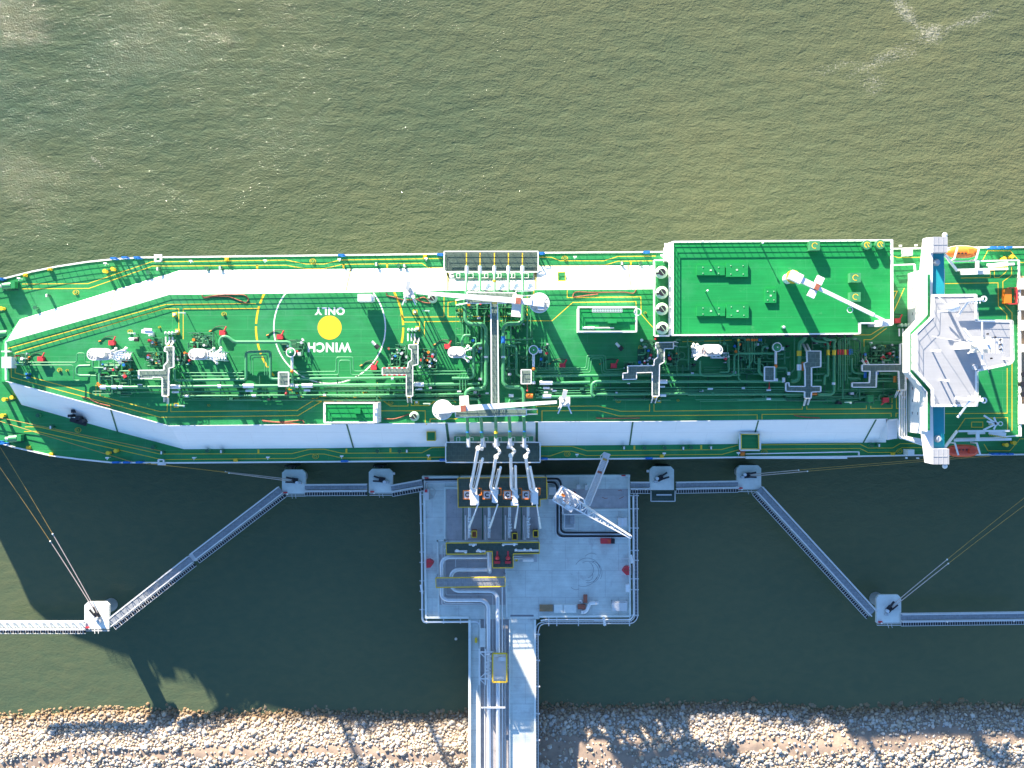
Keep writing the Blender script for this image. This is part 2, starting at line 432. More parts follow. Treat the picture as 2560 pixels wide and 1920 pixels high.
def rock_mat():
    m = bpy.data.materials.new('rock'); m.use_nodes = True; nt = m.node_tree; N = nt.nodes; L = nt.links
    b = N['Principled BSDF']; b.inputs['Roughness'].default_value = .85
    g = N.new('ShaderNodeNewGeometry')
    r = N.new('ShaderNodeValToRGB'); L.new(g.outputs['Random Per Island'], r.inputs[0])
    e = r.color_ramp.elements; e[0].position = 0; e[0].color = (.26,.21,.16,1); e[1].position = 1; e[1].color = (.66,.59,.50,1)
    for p, c in ((.25,(.38,.31,.23,1)),(.5,(.52,.44,.34,1)),(.75,(.44,.43,.41,1))):
        x = e.new(p); x.color = c
    # wet, weed-dark stones within half a metre of the water line
    sp = N.new('ShaderNodeSeparateXYZ'); L.new(g.outputs['Position'], sp.inputs[0])
    mr = N.new('ShaderNodeMapRange'); L.new(sp.outputs['Z'], mr.inputs[0])
    for i, q in enumerate((.35, 1.25, 0, 1)): mr.inputs[i+1].default_value = q
    mx = N.new('ShaderNodeMix'); mx.data_type = 'RGBA'; L.new(mr.outputs[0], mx.inputs['Factor'])
    dk = N.new('ShaderNodeMix'); dk.data_type = 'RGBA'; dk.blend_type = 'MULTIPLY'; dk.inputs['Factor'].default_value = 1
    L.new(r.outputs[0], dk.inputs['A']); dk.inputs['B'].default_value = (.50,.40,.27,1)
    L.new(dk.outputs['Result'], mx.inputs['A']); L.new(r.outputs[0], mx.inputs['B']); L.new(mx.outputs['Result'], b.inputs['Base Color'])
    return m
M['rock'] = rock_mat()
def rocks():
    rs = np.random.RandomState(3)
    t = (1+5**.5)/2
    iv = np.array([(-1,t,0),(1,t,0),(-1,-t,0),(1,-t,0),(0,-1,t),(0,1,t),(0,-1,-t),(0,1,-t),(t,0,-1),(t,0,1),(-t,0,-1),(-t,0,1)])/math.sqrt(1+t*t)
    ifc = np.array([(0,11,5),(0,5,1),(0,1,7),(0,7,10),(0,10,11),(1,5,9),(5,11,4),(11,10,2),(10,7,6),(7,1,8),(3,9,4),(3,4,2),(3,2,6),(3,6,8),(3,8,9),(4,9,5),(2,4,11),(6,2,10),(8,6,7),(9,8,1)])
    P = []
    for layer in range(2):
        st = .50 if layer == 0 else .8
        y = -73.0
        while y > -100:
            x = -128 + (st/2 if int(y/st) % 2 else 0)
            while x < 128:
                xx = x + rs.uniform(-.28,.28); yy = y + rs.uniform(-.28,.28)
                x += st
                d = yw(xx) - yy
                if d < -1.6: continue
                sand = 0.
                sc = 8.9 + 1.0*math.sin(xx*.045+.6) + .5*math.sin(xx*.21) if xx < -9 else 8.2+2.2*math.sin(xx*.045+.2)+.7*math.sin(xx*.3)
                sw = 1.25 + .35*math.sin(xx*.16) if xx < -9 else 2.0+.8*math.sin(xx*.09+1)
                dd = abs(d-sc)/sw
                if dd < 1: sand = (.86 if dd < .65 else .45)
                if xx > 6 and xx < 30 and d > 6: sand = max(sand, .7)
                if rs.rand() < sand: continue
                if layer == 1 and rs.rand() < .45: continue
                P.append((xx, yy, d))
            y -= st
    n = len(P); P = np.array(P)
    r = np.clip(rs.lognormal(-1.16, .34, n), .15, .70)
    r = np.where(rs.rand(n) < .06, r*1.2, r)
    S = np.stack([r*rs.uniform(.8,1.35,n), r*rs.uniform(.7,1.1,n), r*rs.uniform(.5,.85,n)], 1)
    V = iv[None]*(1+rs.uniform(-.2,.2,(n,12,1)))*S[:,None,:]
    a = rs.uniform(0, math.pi, n); ca, sa = np.cos(a)[:,None], np.sin(a)[:,None]
    tl = rs.uniform(-.5,.5,n); ct, st_ = np.cos(tl)[:,None], np.sin(tl)[:,None]
    x, y, z = V[...,0], V[...,1], V[...,2]
    x, z = x*ct - z*st_, x*st_ + z*ct
    x, y = x*ca - y*sa, x*sa + y*ca
    zb = np.array([shore_z(p[0], p[1]) for p in P]) + r*.25
    V = np.stack([x+P[:,0,None], y+P[:,1,None], z+zb[:,None]], -1).reshape(-1,3)
    Fa = (ifc[None] + (np.arange(n)*12)[:,None,None]).reshape(-1)
    me = bpy.data.meshes.new('riprap_rocks'); nf = n*20
    me.vertices.add(n*12); me.vertices.foreach_set('co', V.reshape(-1))
    me.loops.add(nf*3); me.loops.foreach_set('vertex_index', Fa)
    me.polygons.add(nf); me.polygons.foreach_set('loop_start', np.arange(nf)*3); me.polygons.foreach_set('loop_total', np.full(nf,3))
    me.materials.append(M['rock']); me.update(calc_edges=True); me.validate()
    o = link(bpy.data.objects.new('riprap_rocks', me))
    tagit(o, 'pale grey and tan rip rap boulders along the shore', 'rocks', kind='stuff')
rocks()

# ---------------------------------------------------------------- the ship
SH = thing('gas_carrier', 'long gas carrier with green decks and white slopes moored at the jetty', 'ship', (0,5.5,0))
ZD, ZT = 17.0, 24.0
top_edge = [(-100,717),(-60,707),(0,697),(40,687),(80,677),(145,664),(217,653),(284,646),(348,642),(440,641),(688,638),(939,635),(1092,633),(1365,630),(1640,628),(2227,620),(2438,617),(2560,616),(2760,615)]
bot_edge = [(2760,1136),(2560,1138),(2269,1140),(2120,1143),(1848,1145),(1640,1148),(1369,1150),(1098,1154),(840,1156),(437,1159),(278,1158),(199,1150),(135,1142),(85,1131),(40,1121),(0,1109),(-60,1092),(-100,1078)]
bow = [(-170,1052),(-240,1015),(-295,965),(-320,910),(-320,870),(-295,815),(-240,768),(-170,736)]
outline = top_edge + bot_edge + bow
part('hull', MB().pprism([(1280+(x-1280)*.997, 893+(y-893)*.996) for x, y in outline], -3, 16.88), 'hull_paint', SH)
part('upper_deck', MB().pprism(outline, 16.9, ZD), 'deck_green', SH)
gw = MB()
ol = [W(x,y,ZD).xy for x,y in outline]
ctr = Vector((-20,5.5))
inn = []
for i in range(len(ol)):
    a = (ol[i]-ol[i-1]).normalized(); b = (ol[(i+1)%len(ol)]-ol[i]).normalized(); t = (a+b).normalized()
    inn.append(ol[i] + Vector((t.y,-t.x))*.34)
n = len(ol)
vs = [(p.x,p.y,ZD+.002) for p in ol]+[(p.x,p.y,ZD+.18) for p in ol]+[(p.x,p.y,ZD+.18) for p in inn]+[(p.x,p.y,ZD+.002) for p in inn]
gw.add(vs, [q for i in range(n) for j in [(i+1)%n] for q in ((i+n,j+n,j,i),(i+2*n,j+2*n,j+n,i+n),(i+3*n,j+3*n,j+2*n,i+2*n))])
part('gunwale', gw, 'white', SH)
def shift(pts, d): return [(x, y+d) for x, y in pts]
for seg_ in (shift(top_edge[:13],3), shift(top_edge[13:15],3), shift(top_edge[15:],3), shift(bot_edge[:7],-3), shift(bot_edge[7:],-3)): part('deck_railing', MB().prail(seg_, ZD+.1, step=1.7, h=1.15), 'white', SH)

port = [((18,853),(50,799)),((284,778),(288,725)),((424,736),(450,676)),((840,731),(840,673)),((1110,726),(1110,670)),((1345,724),(1345,665)),((1640,722),(1640,664)),((1700,722),(1700,664))]
star = [((20,954),(54,1012)),((284,1025),(294,1079)),((424,1065),(460,1123)),((840,1061),(840,1120)),((1112,1058),(1114,1116)),((1347,1055),(1351,1114)),((1640,1054),(1640,1112)),((1898,1051),(1898,1109)),((2215,1048),(2215,1106))]
def slope(pairs, flip):
    mb = MB(); vs = []
    for i, o in pairs: vs += [W(i[0],i[1],ZT), W(o[0],o[1],ZD)]
    fs = [(2*k,2*k+1,2*k+3,2*k+2) if flip else (2*k+2,2*k+3,2*k+1,2*k) for k in range(len(pairs)-1)]
    return mb.add(vs, fs)
part('trunk_slope', slope(port, False), 'slope_white', SH)
part('trunk_slope', slope(star, True), 'slope_white', SH)
tr = MB()
tpts = [p[0] for p in port] + [(2300,718),(2300,1046)] + [p[0] for p in star[::-1]]
tr.pprism(tpts, 23.6, ZT)
part('trunk_deck', tr, 'deck_green', SH)
fr = MB()
fr.add([W(18,853,ZT-.01), W(20,954,ZT-.01), W(54,1012,ZD), W(50,799,ZD)], [(0,1,2,3),(3,2,1,0)])
fr.add([W(18,853,ZT-.3), W(20,954,ZT-.3), W(4,954,ZD), W(4,853,ZD), W(50,799,ZD), W(54,1012,ZD)], [(0,3,2,1),(0,4,3),(1,2,5)])
part('trunk_front', fr, 'deck_green', SH)
# gutters crossing the slopes
def onslope(a, b, w, m='deck_green'):
    A = W(a[0],a[1],ZT) + Vector((0,0,.03)); B = W(b[0],b[1],ZD) + Vector((0,0,.03))
    part('expansion_gutter', MB().beam(A, B, w, .05), ('olive' if a[1] < 900 else 'dark_green') if m == 'deck_green' else m, SH)
for a, b in (((273,780),(288,724)),((864,729),(877,671)),((1578,722),(1570,663)),((277,1024),(294,1080)),((867,1061),(884,1121)),((1582,1055),(1574,1113)),((2190,1049),(2158,1107)),((1896,1051),(1880,1109)),((1119,725),(1119,668)),((1339,723),(1339,665)),((1116,1058),(1123,1116)),((1342,1055),(1342,1114))):
    onslope(a, b, .55 if a[0] in (1119,1339,1116,1342) else .32)
# railings of the trunk deck edge
tl = MB(); tl.prail([(p[0][0], p[0][1]+1) for p in port], ZT, step=1.5, top=.09)
part('trunk_railing', tl, 'white', SH)
tl = MB(); tl.prail([(p[0][0], p[0][1]-1) for p in star], ZT, step=1.5, top=.12)
part('trunk_railing', tl, 'white', SH)
# wells let into the slopes
def well(x0,y0,x1,y1,z,name='slope_well'):
    f = MB(); f.pbox(x0,y0,x1,y1,z-2.5,z)
    o = part(name, f, 'deck_green', SH)
    r = MB(); r.prail([(x0,y0),(x1,y0),(x1,y1),(x0,y1)], z, closed=True, h=.9, top=.16)
    part('railing', r, 'yellow', o)
    return o
well(1068,1079,1089,1101,21.5); well(1394,681,1413,703,21.5)
wl = well(1851,1085,1895,1122,20.5)
part('rim', MB().prail([(1849,1083),(1898,1084),(1898,1124),(1850,1124)], 20.5, h=.5, top=.5, low=.2, closed=True), 'white', wl)
onslope((1066,1059),(1074,1098),.3,'yellow'); onslope((1410,724),(1409,690),.3,'yellow')

# painted lines
mk = MB()
for pts in ([(55,710),(220,709),(380,654),(440,654),(715,650),(765,660),(810,660),(850,650),(1105,646)],
    [(55,722),(222,721),(382,665),(440,665),(715,663),(765,672),(812,671),(855,661),(1055,658),(1070,669),(1108,669)],
    [(1347,643),(1378,643),(1400,652),(1510,652),(1545,641),(1640,640)],[(1347,665),(1510,663),(1545,653),(1635,652)],
    [(62,1067),(95,1067),(400,1135),(730,1134),(775,1123),(810,1123),(855,1133),(1055,1132),(1080,1119),(1112,1118)],
    [(60,1079),(90,1078),(405,1149),(735,1146),(775,1135),(810,1135),(855,1145),(1112,1143)],
    [(1352,1116),(1430,1116),(1468,1127),(1803,1124),(1848,1112)],[(1352,1140),(1375,1140),(1410,1128),(1430,1128),(1465,1139),(1805,1136),(1848,1124)],
    [(1898,1112),(2150,1110),(2170,1120),(2232,1120),(2250,1109),(2310,1109)],[(1898,1123),(2150,1121),(2170,1131),(2238,1131),(2255,1119),(2315,1119)],
    [(2228,638),(2245,644),(2310,643)],[(2457,650),(2469,627),(2526,627),(2551,656),(2560,656)],[(2460,1110),(2470,1127),(2525,1127),(2550,1097),(2560,1097)]):
    part('walkway_line', MB().pstrip(pts, ZD, .135), 'yellow', SH)
for x, y in ((643,668),(859,666),(968,665),(1577,659)): part('step_mark', MB().pstrip([(x,y-6),(x,y+5)], ZD, .4), 'yellow', SH)
for x, y in ((646,1129),(866,1127),(976,1126),(1586,1119),(1753,1118)): part('step_mark', MB().pstrip([(x,y-5),(x,y+5)], ZD, .4), 'yellow', SH)
for pts in ([(20,871),(415,761),(640,759)],[(38,925),(38,882),(410,772),(447,772),(447,836),(436,836)],[(458,848),(458,772),(645,771)],
    [(28,920),(28,943),(400,1043),(745,1039),(805,1003)],[(38,925),(38,932),(240,987),(240,962)],[(250,960),(250,990),(400,1029),(418,1029),(418,1010)],
    [(427,1010),(427,1029),(743,1026),(800,991),(945,991),(975,1015),(1020,1015),(1020,1010)],[(1028,1010),(1028,1014),(1073,1014),(1098,993),(1125,993),(1140,1006)],
    [(937,1027),(1063,1027),(1063,1058)],[(1110,739),(1110,792),(1007,793)],[(1228,791),(1120,792),(1120,756),(1140,752)],[(1010,805),(1049,805),(1049,829)],
    [(1061,842),(1061,804),(1228,803)],[(1246,791),(1318,791),(1318,740)],[(1246,802),(1380,802),(1432,756),(1590,754),(1590,765)],
    [(1418,726),(1418,744),(1602,742),(1603,785),(1635,822)],[(1355,1054),(1355,1027),(1495,1026),(1548,1040),(1893,1037),(1893,1050)],
    [(1340,1016),(1495,1015),(1552,1028),(1624,1028),(1624,1010)],[(1635,1010),(1635,1028),(2006,1023),(2006,1016)],[(2017,1016),(2017,1023),(2166,1022),(2166,1014)],
    [(1905,1049),(1905,1036),(2228,1033),(2228,1042)],[(2240,1042),(2240,1033),(2250,1033),(2250,1045)],[(2177,1015),(2177,1021),(2230,1021),(2230,995)],
    [(2241,995),(2241,1021),(2263,1021),(2263,1040)],[(2135,837),(2176,837),(2212,815)],[(2160,890),(2160,849),(2178,849),(2217,820)],[(1706,854),(1800,852),(1830,850)],
    [(2228,728),(2243,728),(2229,760)],[(2230,788),(2261,720)],[(1150,1042),(1140,1047),(1075,1047),(1075,1058)]):
    part('walkway_line', MB().pstrip(pts, ZT, .14), 'yellow', SH)
# winching circle
C0 = W(824,819,ZT); PXM = (ZC-ZT)/F
part('winch_disc', MB().cyl((C0.x,C0.y), 30*PXM, ZT+.001, ZT+.012, 48, smooth=False), 'disc_yellow', SH)
def arcpts(r, a0, a1, n):   # degrees, 0 = right, 90 = down the picture
    return [(824+r*math.cos(math.radians(a0+(a1-a0)*k/n)), 819+r*math.sin(math.radians(a0+(a1-a0)*k/n))) for k in range(n+1)]
mk = MB()
mk.pstrip(arcpts(139.5,-38.5,218.5,90), ZT+.004, .27)
part('winch_circle', mk, 'white', SH)
for a0, a1 in ((-29,-2),(0,12),(147,157),(159,168),(169.5,181),(183,197),(199,208),(96,104),(86.5,94.5),(76,84.5),(66,71),(58,63),(49,53),(112,117),(120,124),(127,131),(139,143)):
    part('clearance_arc', MB().pstrip(arcpts(184,a0,a1,8), ZT+.004, .42), 'disc_yellow', SH)
def text(name, s, px, py, z, wpx, hpx, m, parent, rot=math.pi):
    cu = bpy.data.curves.new(name, 'FONT'); cu.body = s; cu.align_x = 'CENTER'; cu.align_y = 'CENTER'; cu.offset = .035; cu.space_character = 1.12
    o = bpy.data.objects.new(name, cu); link(o)
    bpy.context.view_layer.update()
    me = bpy.data.meshes.new_from_object(o.evaluated_get(bpy.context.evaluated_depsgraph_get()))
    bpy.data.objects.remove(o)
    xs = [v.co.x for v in me.vertices]; ys = [v.co.y for v in me.vertices]
    cx, cy = (max(xs)+min(xs))/2, (max(ys)+min(ys))/2
    k = (ZC-z)/F; sx = wpx*k/(max(xs)-min(xs)); sy = hpx*k/(max(ys)-min(ys)); p = W(px,py,z+.008)
    base = Vector((0,0,0)); q = parent
    while q: base += q.location; q = q.parent
    cr, sr = math.cos(rot), math.sin(rot)
    for v in me.vertices:
        x = (v.co.x-cx)*sx; y = (v.co.y-cy)*sy
        v.co = (p.x-base.x+x*cr-y*sr, p.y-base.y+x*sr+y*cr, p.z-base.z)
    me.materials.clear(); me.materials.append(M[m])
    o = link(bpy.data.objects.new(name, me)); o.parent = parent
    return o
text('winch_lettering', 'WINCH', 824, 868.5, ZT, 109, 24.5, 'white', SH)
text('only_lettering', 'ONLY', 824, 778, ZT, 75, 19, 'white', SH)

# ---- manifold platforms
def manifold(y0, y1, sgn):
    z = 21.0
    o = part('manifold_platform', MB().pbox(1113 if sgn > 0 else 1117, y0, 1344 if sgn > 0 else 1348, y1, z-.15, z), 'grating_dark', SH)
    x0, x1 = (1111,1345) if sgn > 0 else (1115,1350)
    part('platform_edge', MB().prail([(x0,y0),(x1,y0),(x1,y1),(x0,y1)], z, closed=True, h=1.2, top=.22), 'white', o)
    part('drip_tray', MB().pbox(x0+6,min(y0,y1)+6,x1-6,max(y0,y1)-6,z-1.5,z-1.2), 'dark_green', o)
    for x in (x0+4, 1170, 1230, 1290, x1-4):
        for y in (y0+3*sgn, y1-3*sgn): part('platform_post', MB().pbox(x-2,y-2,x+2,y+2,ZD,z-.16), 'dark_green', o)
    if sgn > 0:
        for x in (1166,1200,1236,1271,1306): part('yellow_line', MB().pstrip([(x,y0+2),(x,664)], z, .22), 'yellow', o)
    yy = 689 if sgn > 0 else 1098
    for x in (1147,1172,1180,1208,1217,1243,1250,1277,1284,1310,1318):
        part('valve_guard', MB().prail([(x-5,yy-5),(x+3,yy-5),(x+3,yy+6),(x-5,yy+6)], z+.6, h=.6, top=.1, closed=True, n=1), 'white', o)
    part('equipment_shelf', MB().pbox(1135,yy-7,1333,yy+5,z-.4,z+.5), 'pipe_green', o)
    return o
manifold(630,681,1); manifold(1155,1105,-1)

# ---- machinery house with the big green roof
ZR = 32.7
roof = [(1681,605),(2227,601),(2228,812),(2204,815),(2204,808),(2147,808),(2147,834),(1681,838)]
mh = part('machinery_house', MB().pprism([(x+(2 if x<2000 else -2), y+(2 if y<700 else -2)) for x,y in roof], ZD, ZR-.12), 'white', SH)
part('roof', MB().pprism(roof, ZR-.1, ZR), 'roof_green', mh)
part('railing', MB().prail(roof, ZR, closed=True, step=1.5, h=1.15, top=.16, low=.07), 'white', mh)
part('roof_edge', MB().pstrip(roof, ZR, .32, h=.14, closed=True), 'white', mh)
for x0,y0,x1,y1 in ((1742,663,1812,688),(1815,657,1870,692),(1742,765,1813,790),(1816,760,1872,795),(1913,721,1941,757)):
    h = part('roof_hatch', MB().pbox(x0,y0,x1,y1,ZR+.01,ZR+.5), 'roof_green', mh)
    cx_, cy_ = (x0+x1)/2, (y0+y1)/2
    dm = MB().pbox(cx_-2.4,cy_-2,cx_+2.4,cy_+2,ZR+.505,ZR+.56)
    for u in (-.28,.28):
        for v in (-.3,.3): ux = cx_+u*(x1-x0); vy = cy_+v*(y1-y0); dm.pbox(ux-1,vy-1,ux+1,vy+1,ZR+.505,ZR+.6)
    part('hatch_eye', dm, 'pipe_white', mh)
# the ladder deck left of the house carrying four vent cowls
vp = part('vent_platform', MB().pbox(1640,655,1672,838,ZT+.01,29.4), 'deck_green', SH)
part('railing', MB().prail([(1633,652),(1634,840),(1672,840)], 29.4, h=1.1, top=.35), 'white', vp)
part('railing', MB().prail([(1633,652),(1665,651)], 29.4, h=1.1, top=.3), 'white', vp)
wl = MB(); 
for k in range(26): wl.pbox(1661+k*.15, 608+k*1.6, 1676, 609+k*1.6, 24+k*.2, 24.3+k*.2)
wl.pprism([(1672,606),(1681,604),(1681,838),(1672,838),(1672,655),(1660,652),(1661,618)], 29.0, 30.4)
part('side_stairway', wl, 'white', vp)
dl = MB()
for y in range(636,838,26): dl.pbox(1674,y,1679,y+3,30.4,31.0)
dl.pbox(1673.5,690,1675,836,30.4,30.5)
part('stair_rail', dl, 'light_grey', vp)
# windows along the lower wall of the house
wn_ = MB()
for k in range(20):
    x = 1700+k*22
    if x < 2130: q = W(x,834,ZR-1.6); wn_.box(q.x,q.y-.75,q.x+1.1,q.y-.25,q.z-.9,q.z)
part('house_window', wn_, 'black', mh)

# ---- aft raised deck, accommodation tower, bridge
ZA = 24.0
aft = [(2231,664),(2548,652),(2548,1094),(2250,1098),(2250,1044),(2302,1044),(2302,720),(2231,716)]
ad = part('aft_deck', MB().pprism([(2302,662),(2548,652),(2548,1094),(2302,1098)], ZD, ZA-.06), 'white', SH)
part('deck_plating', MB().pprism([(2302,662),(2548,652),(2548,1094),(2302,1098)], ZA-.05, ZA+.03), 'deck_green', ad)
part('side_deck', MB().pprism([(2231,664),(2301.5,662),(2301.5,717.5),(2231,717.5)], ZD, ZA-.02), 'deck_green', SH); ad2 = MB(); ad2.pprism([(2244,1047),(2301.5,1046.5),(2301.5,1097),(2244,1098)], ZD, ZA-.02)
part('side_deck', ad2, 'deck_green', SH)
part('railing', MB().prail([(2380,655),(2542,652),(2545,1088),(2475,1094),(2385,1096)], ZA, h=1.1, top=.28), 'white', ad)
part('railing', MB().prail([(2228,664),(2282,662),(2284,684)], ZA, h=1.1, top=.3), 'white', ad)
part('railing', MB().prail([(2218,1050),(2240,1048),(2245,1095),(2284,1096)], ZA, h=1.1, top=.3), 'white', ad)
st = MB(); st.pprism([(2219,1050),(2243.5,1049),(2243.5,1096),(2219,1100)], ZD, ZA-.04)
part('white_landing', st, 'white', ad)
mk = MB()
for pts in ([(2360,709),(2495,707),(2496,765),(2517,785),(2517,800)],[(2402,695),(2476,694),(2476,676),(2486,676),(2486,694),(2498,694),(2515,680),(2518,668)],
    [(2529,665),(2529,688),(2507,704),(2508,758),(2530,782),(2530,1077)],[(2363,1034),(2518,1033),(2518,920)],[(2390,1080),(2413,1046),(2519,1044),(2519,1078)],[(2429,1055),(2457,1055),(2457,1068),(2429,1068),(2429,1055)]):
    part('walkway_line', MB().pstrip(pts, ZA+.03, .14), 'yellow', ad)

HW = 37.0
X0 = W(2269,0,ZT).x
ht, hb = W(0,684,ZT).y, W(0,1080,ZT).y
X1 = W(2362,0,HW-3).x
hs = part('accommodation_tower', MB().box(X0, hb, X1, ht, ZA+.05, HW-3), 'white', SH)
# front windows, three rows, and downpipes
for r_, zz in enumerate((26.5, 29.6, 32.3)):
    w_ = MB(); y = hb+1.2
    while y < ht-1: w_.box(X0-.03, y, X0+.02, y+.55, zz+.3, zz+.62); y += 2.6
    part('window_row', w_, 'glass', hs)
pp = MB()
for i, yo in enumerate((0,.8,1.6,2.4)):
    pp.tube([(X0-.7-.55*i, hb+10.5-yo*.3, 25.2+yo*.3),(X0-.7-.55*i, hb-1.0, 25.2+yo*.3),(X0+3, hb-1.6-i*.4, 25.2)], .17, .5)
part('exhaust_pipe', pp, 'white', hs)
# lower front walkway, bridge house and wings
zb = 34.0
fp = [(2325,792),(2270,838),(2270,924),(2325,972),(2362,972),(2362,792)]
bl = part('bridge_house', MB().pprism([(2328,794),(2283,836),(2283,924),(2328,970),(2440,970),(2440,794)], HW-3+.01, 40.0), 'white', SH)
fwp = [(2313,684),(2326,684),(2326,790),(2280,836),(2280,925),(2326,973),(2326,1078),(2313,1078),(2312,981),(2269,931),(2269,832),(2312,787)]
part('walkway_body', MB().pprism(fwp, 36.0, 38.88), 'white', bl)
part('front_walkway', MB().pprism([(2315,686),(2325,686),(2325,791),(2279,837),(2279,924),(2325,972),(2325,1076),(2315,1076),(2315,979),(2272,929),(2272,833),(2315,789)], 38.89, 38.95), 'deck_green', bl)
part('walkway_rail', MB().prail([(2313,684),(2313,788),(2270,832),(2270,930),(2313,980),(2313,1078)], 38.9, h=1.0, top=.14, step=1.5), 'white', bl)
gl = MB()
a_ = [W(x,y,38.6) for x,y in ((2328,795),(2281,836),(2281,924),(2328,970))]
for p, q in zip(a_[:-1], a_[1:]): gl.beam(p, q, .25, 1.3)
part('bridge_window', gl, 'glass', bl)
comp = [(2331,739),(2437,738),(2440,802),(2527,803),(2530,900),(2524,909),(2440,927),(2440,1013),(2331,1014),(2329,972),(2288,926),(2288,834),(2329,793)]
part('compass_deck', MB().pprism(comp, 39.5, 40.4), 'compass_grey', bl)
part('compass_edge', MB().pstrip(comp, 40.4, .5, h=.12, closed=True), 'white', bl)
part('railing', MB().prail(comp, 40.4, closed=True, step=2.2, h=1.1, top=.07, low=.04, n=2), 'white', bl)
for y0, y1, yw0, yw1 in ((630,738,592,631),(1015,1124,1122,1161)):
    up = y0 < 800
    wg = part('bridge_wing', MB().pprism([(2331,y0),(2360,y0),(2361,y1),(2332,y1)], HW-.9, HW), 'teal', SH)
    cap = part('wing_shelter', MB().pbox(2333,yw0,2369 if up else 2373,yw1,HW-1.2,HW+2.2), 'compass_grey', wg)
    rb = MB()
    for k in range(4): rb.pbox(2334+k*11.5,yw0+.5,2334.5+k*11.5,yw1-.5,HW+2.2,HW+2.26)
    rb.pbox(2333,(yw0+yw1)/2-.4,2370,(yw0+yw1)/2+.4,HW+2.2,HW+2.26)
    part('roof_seam', rb, 'steel', cap)
    part('wing_front', MB().pprism([(2316,594),(2333,593),(2331,739),(2324,739),(2308,678)] if up else [(2311,1080),(2324,1014),(2332,1014),(2335,1161),(2321,1158)], HW-1.6, HW+.6), 'white', wg)
    part('searchlight', MB().ball(W(2362,588 if up else 1165,HW+1), .55,.55,.5), 'white', wg)
    bn = W(2341,656,HW) if up else W(2344,1097,HW)
    part('gyro_repeater', MB().cyl((bn.x,bn.y), .75, HW, HW+.9, 14, r2=.45), 'steel', wg)
    part('diagonal_brace', MB().beam(W(2362,637 if up else 1118,HW-1), W(2392,676 if up else 1078,28), .55, .3), 'white', wg)
# funnel casing at the right edge of the picture
fn = part('funnel_casing', MB().pbox(2551,690,2700,1062,ZD,24.6), 'tan', SH)
fx = MB()
for x,y,w,h in ((2548,695,30,28),(2552,740,25,35),(2552,800,20,26),(2556,860,30,20),(2552,1010,40,50)): fx.pbox(x,y,x+w,y+h,24.61,26)
part('casing_hatch', fx, 'cream', fn)
fx = MB()
for x,y in ((2553,960),(2555,985),(2556,935)): c = W(x,y,25); fx.cyl((c.x,c.y),.6,24.61,26,12)
part('exhaust_stub', fx, 'black', fn)
lad = MB(); lad.prail([(2543,720),(2545,1090)], ZA, h=1.4, top=.25, step=1.2)
part('side_ladder', lad, 'white', ad)
# boat deck structures
bd = MB()
bd.beam(W(2395,675,27), W(2520,672,27), .45,.3); bd.beam(W(2402,682,26), W(2474,680,26), .9,.6); bd.beam(W(2443,652,27), W(2443,674,27), .7,.4)
bd.beam(W(2468,662,26), W(2535,660,26), .5,.6)
part('davit_frame', bd, 'white', ad)
bd = MB()
bd.beam(W(2396,1078,27), W(2524,1077,27), .4,.3); bd.beam(W(2444,1078,27), W(2444,1102,27), .7,.4); bd.beam(W(2385,1101,26), W(2528,1098,26), .5,.4)
bd.beam(W(2420,1083,26), W(2462,1082,26), .5,.5)
part('davit_frame', bd, 'white', ad)

# ---- bow house
bh = MB(); bh.pbox(4,892,28,920,ZT,ZT+2.6); bh.pbox(12,856,16,950,ZT+.4,ZT+.8); bh.pbox(3,877,25,880,ZT,ZT+1)
part('bow_house', bh, 'white', SH)

# ================================================================ equipment standing on the ship
def dupset(first, pts, z, labf):
    """first thing already stands at pts[0]; copies stand at the others"""
    a = W(pts[0][0], pts[0][1], z if not callable(z) else z(*pts[0]))
    first['label'] = labf(*pts[0][:2])
    out = [first]
    for p in pts[1:]:
        q = W(p[0], p[1], z if not callable(z) else z(*p))
        out.append(dup(first, q-a, labf(*p[:2])))
    return out
def pt(v, dx=0, dy=0, dz=0): return Vector((v.x+dx, v.y+dy, v.z+dz))

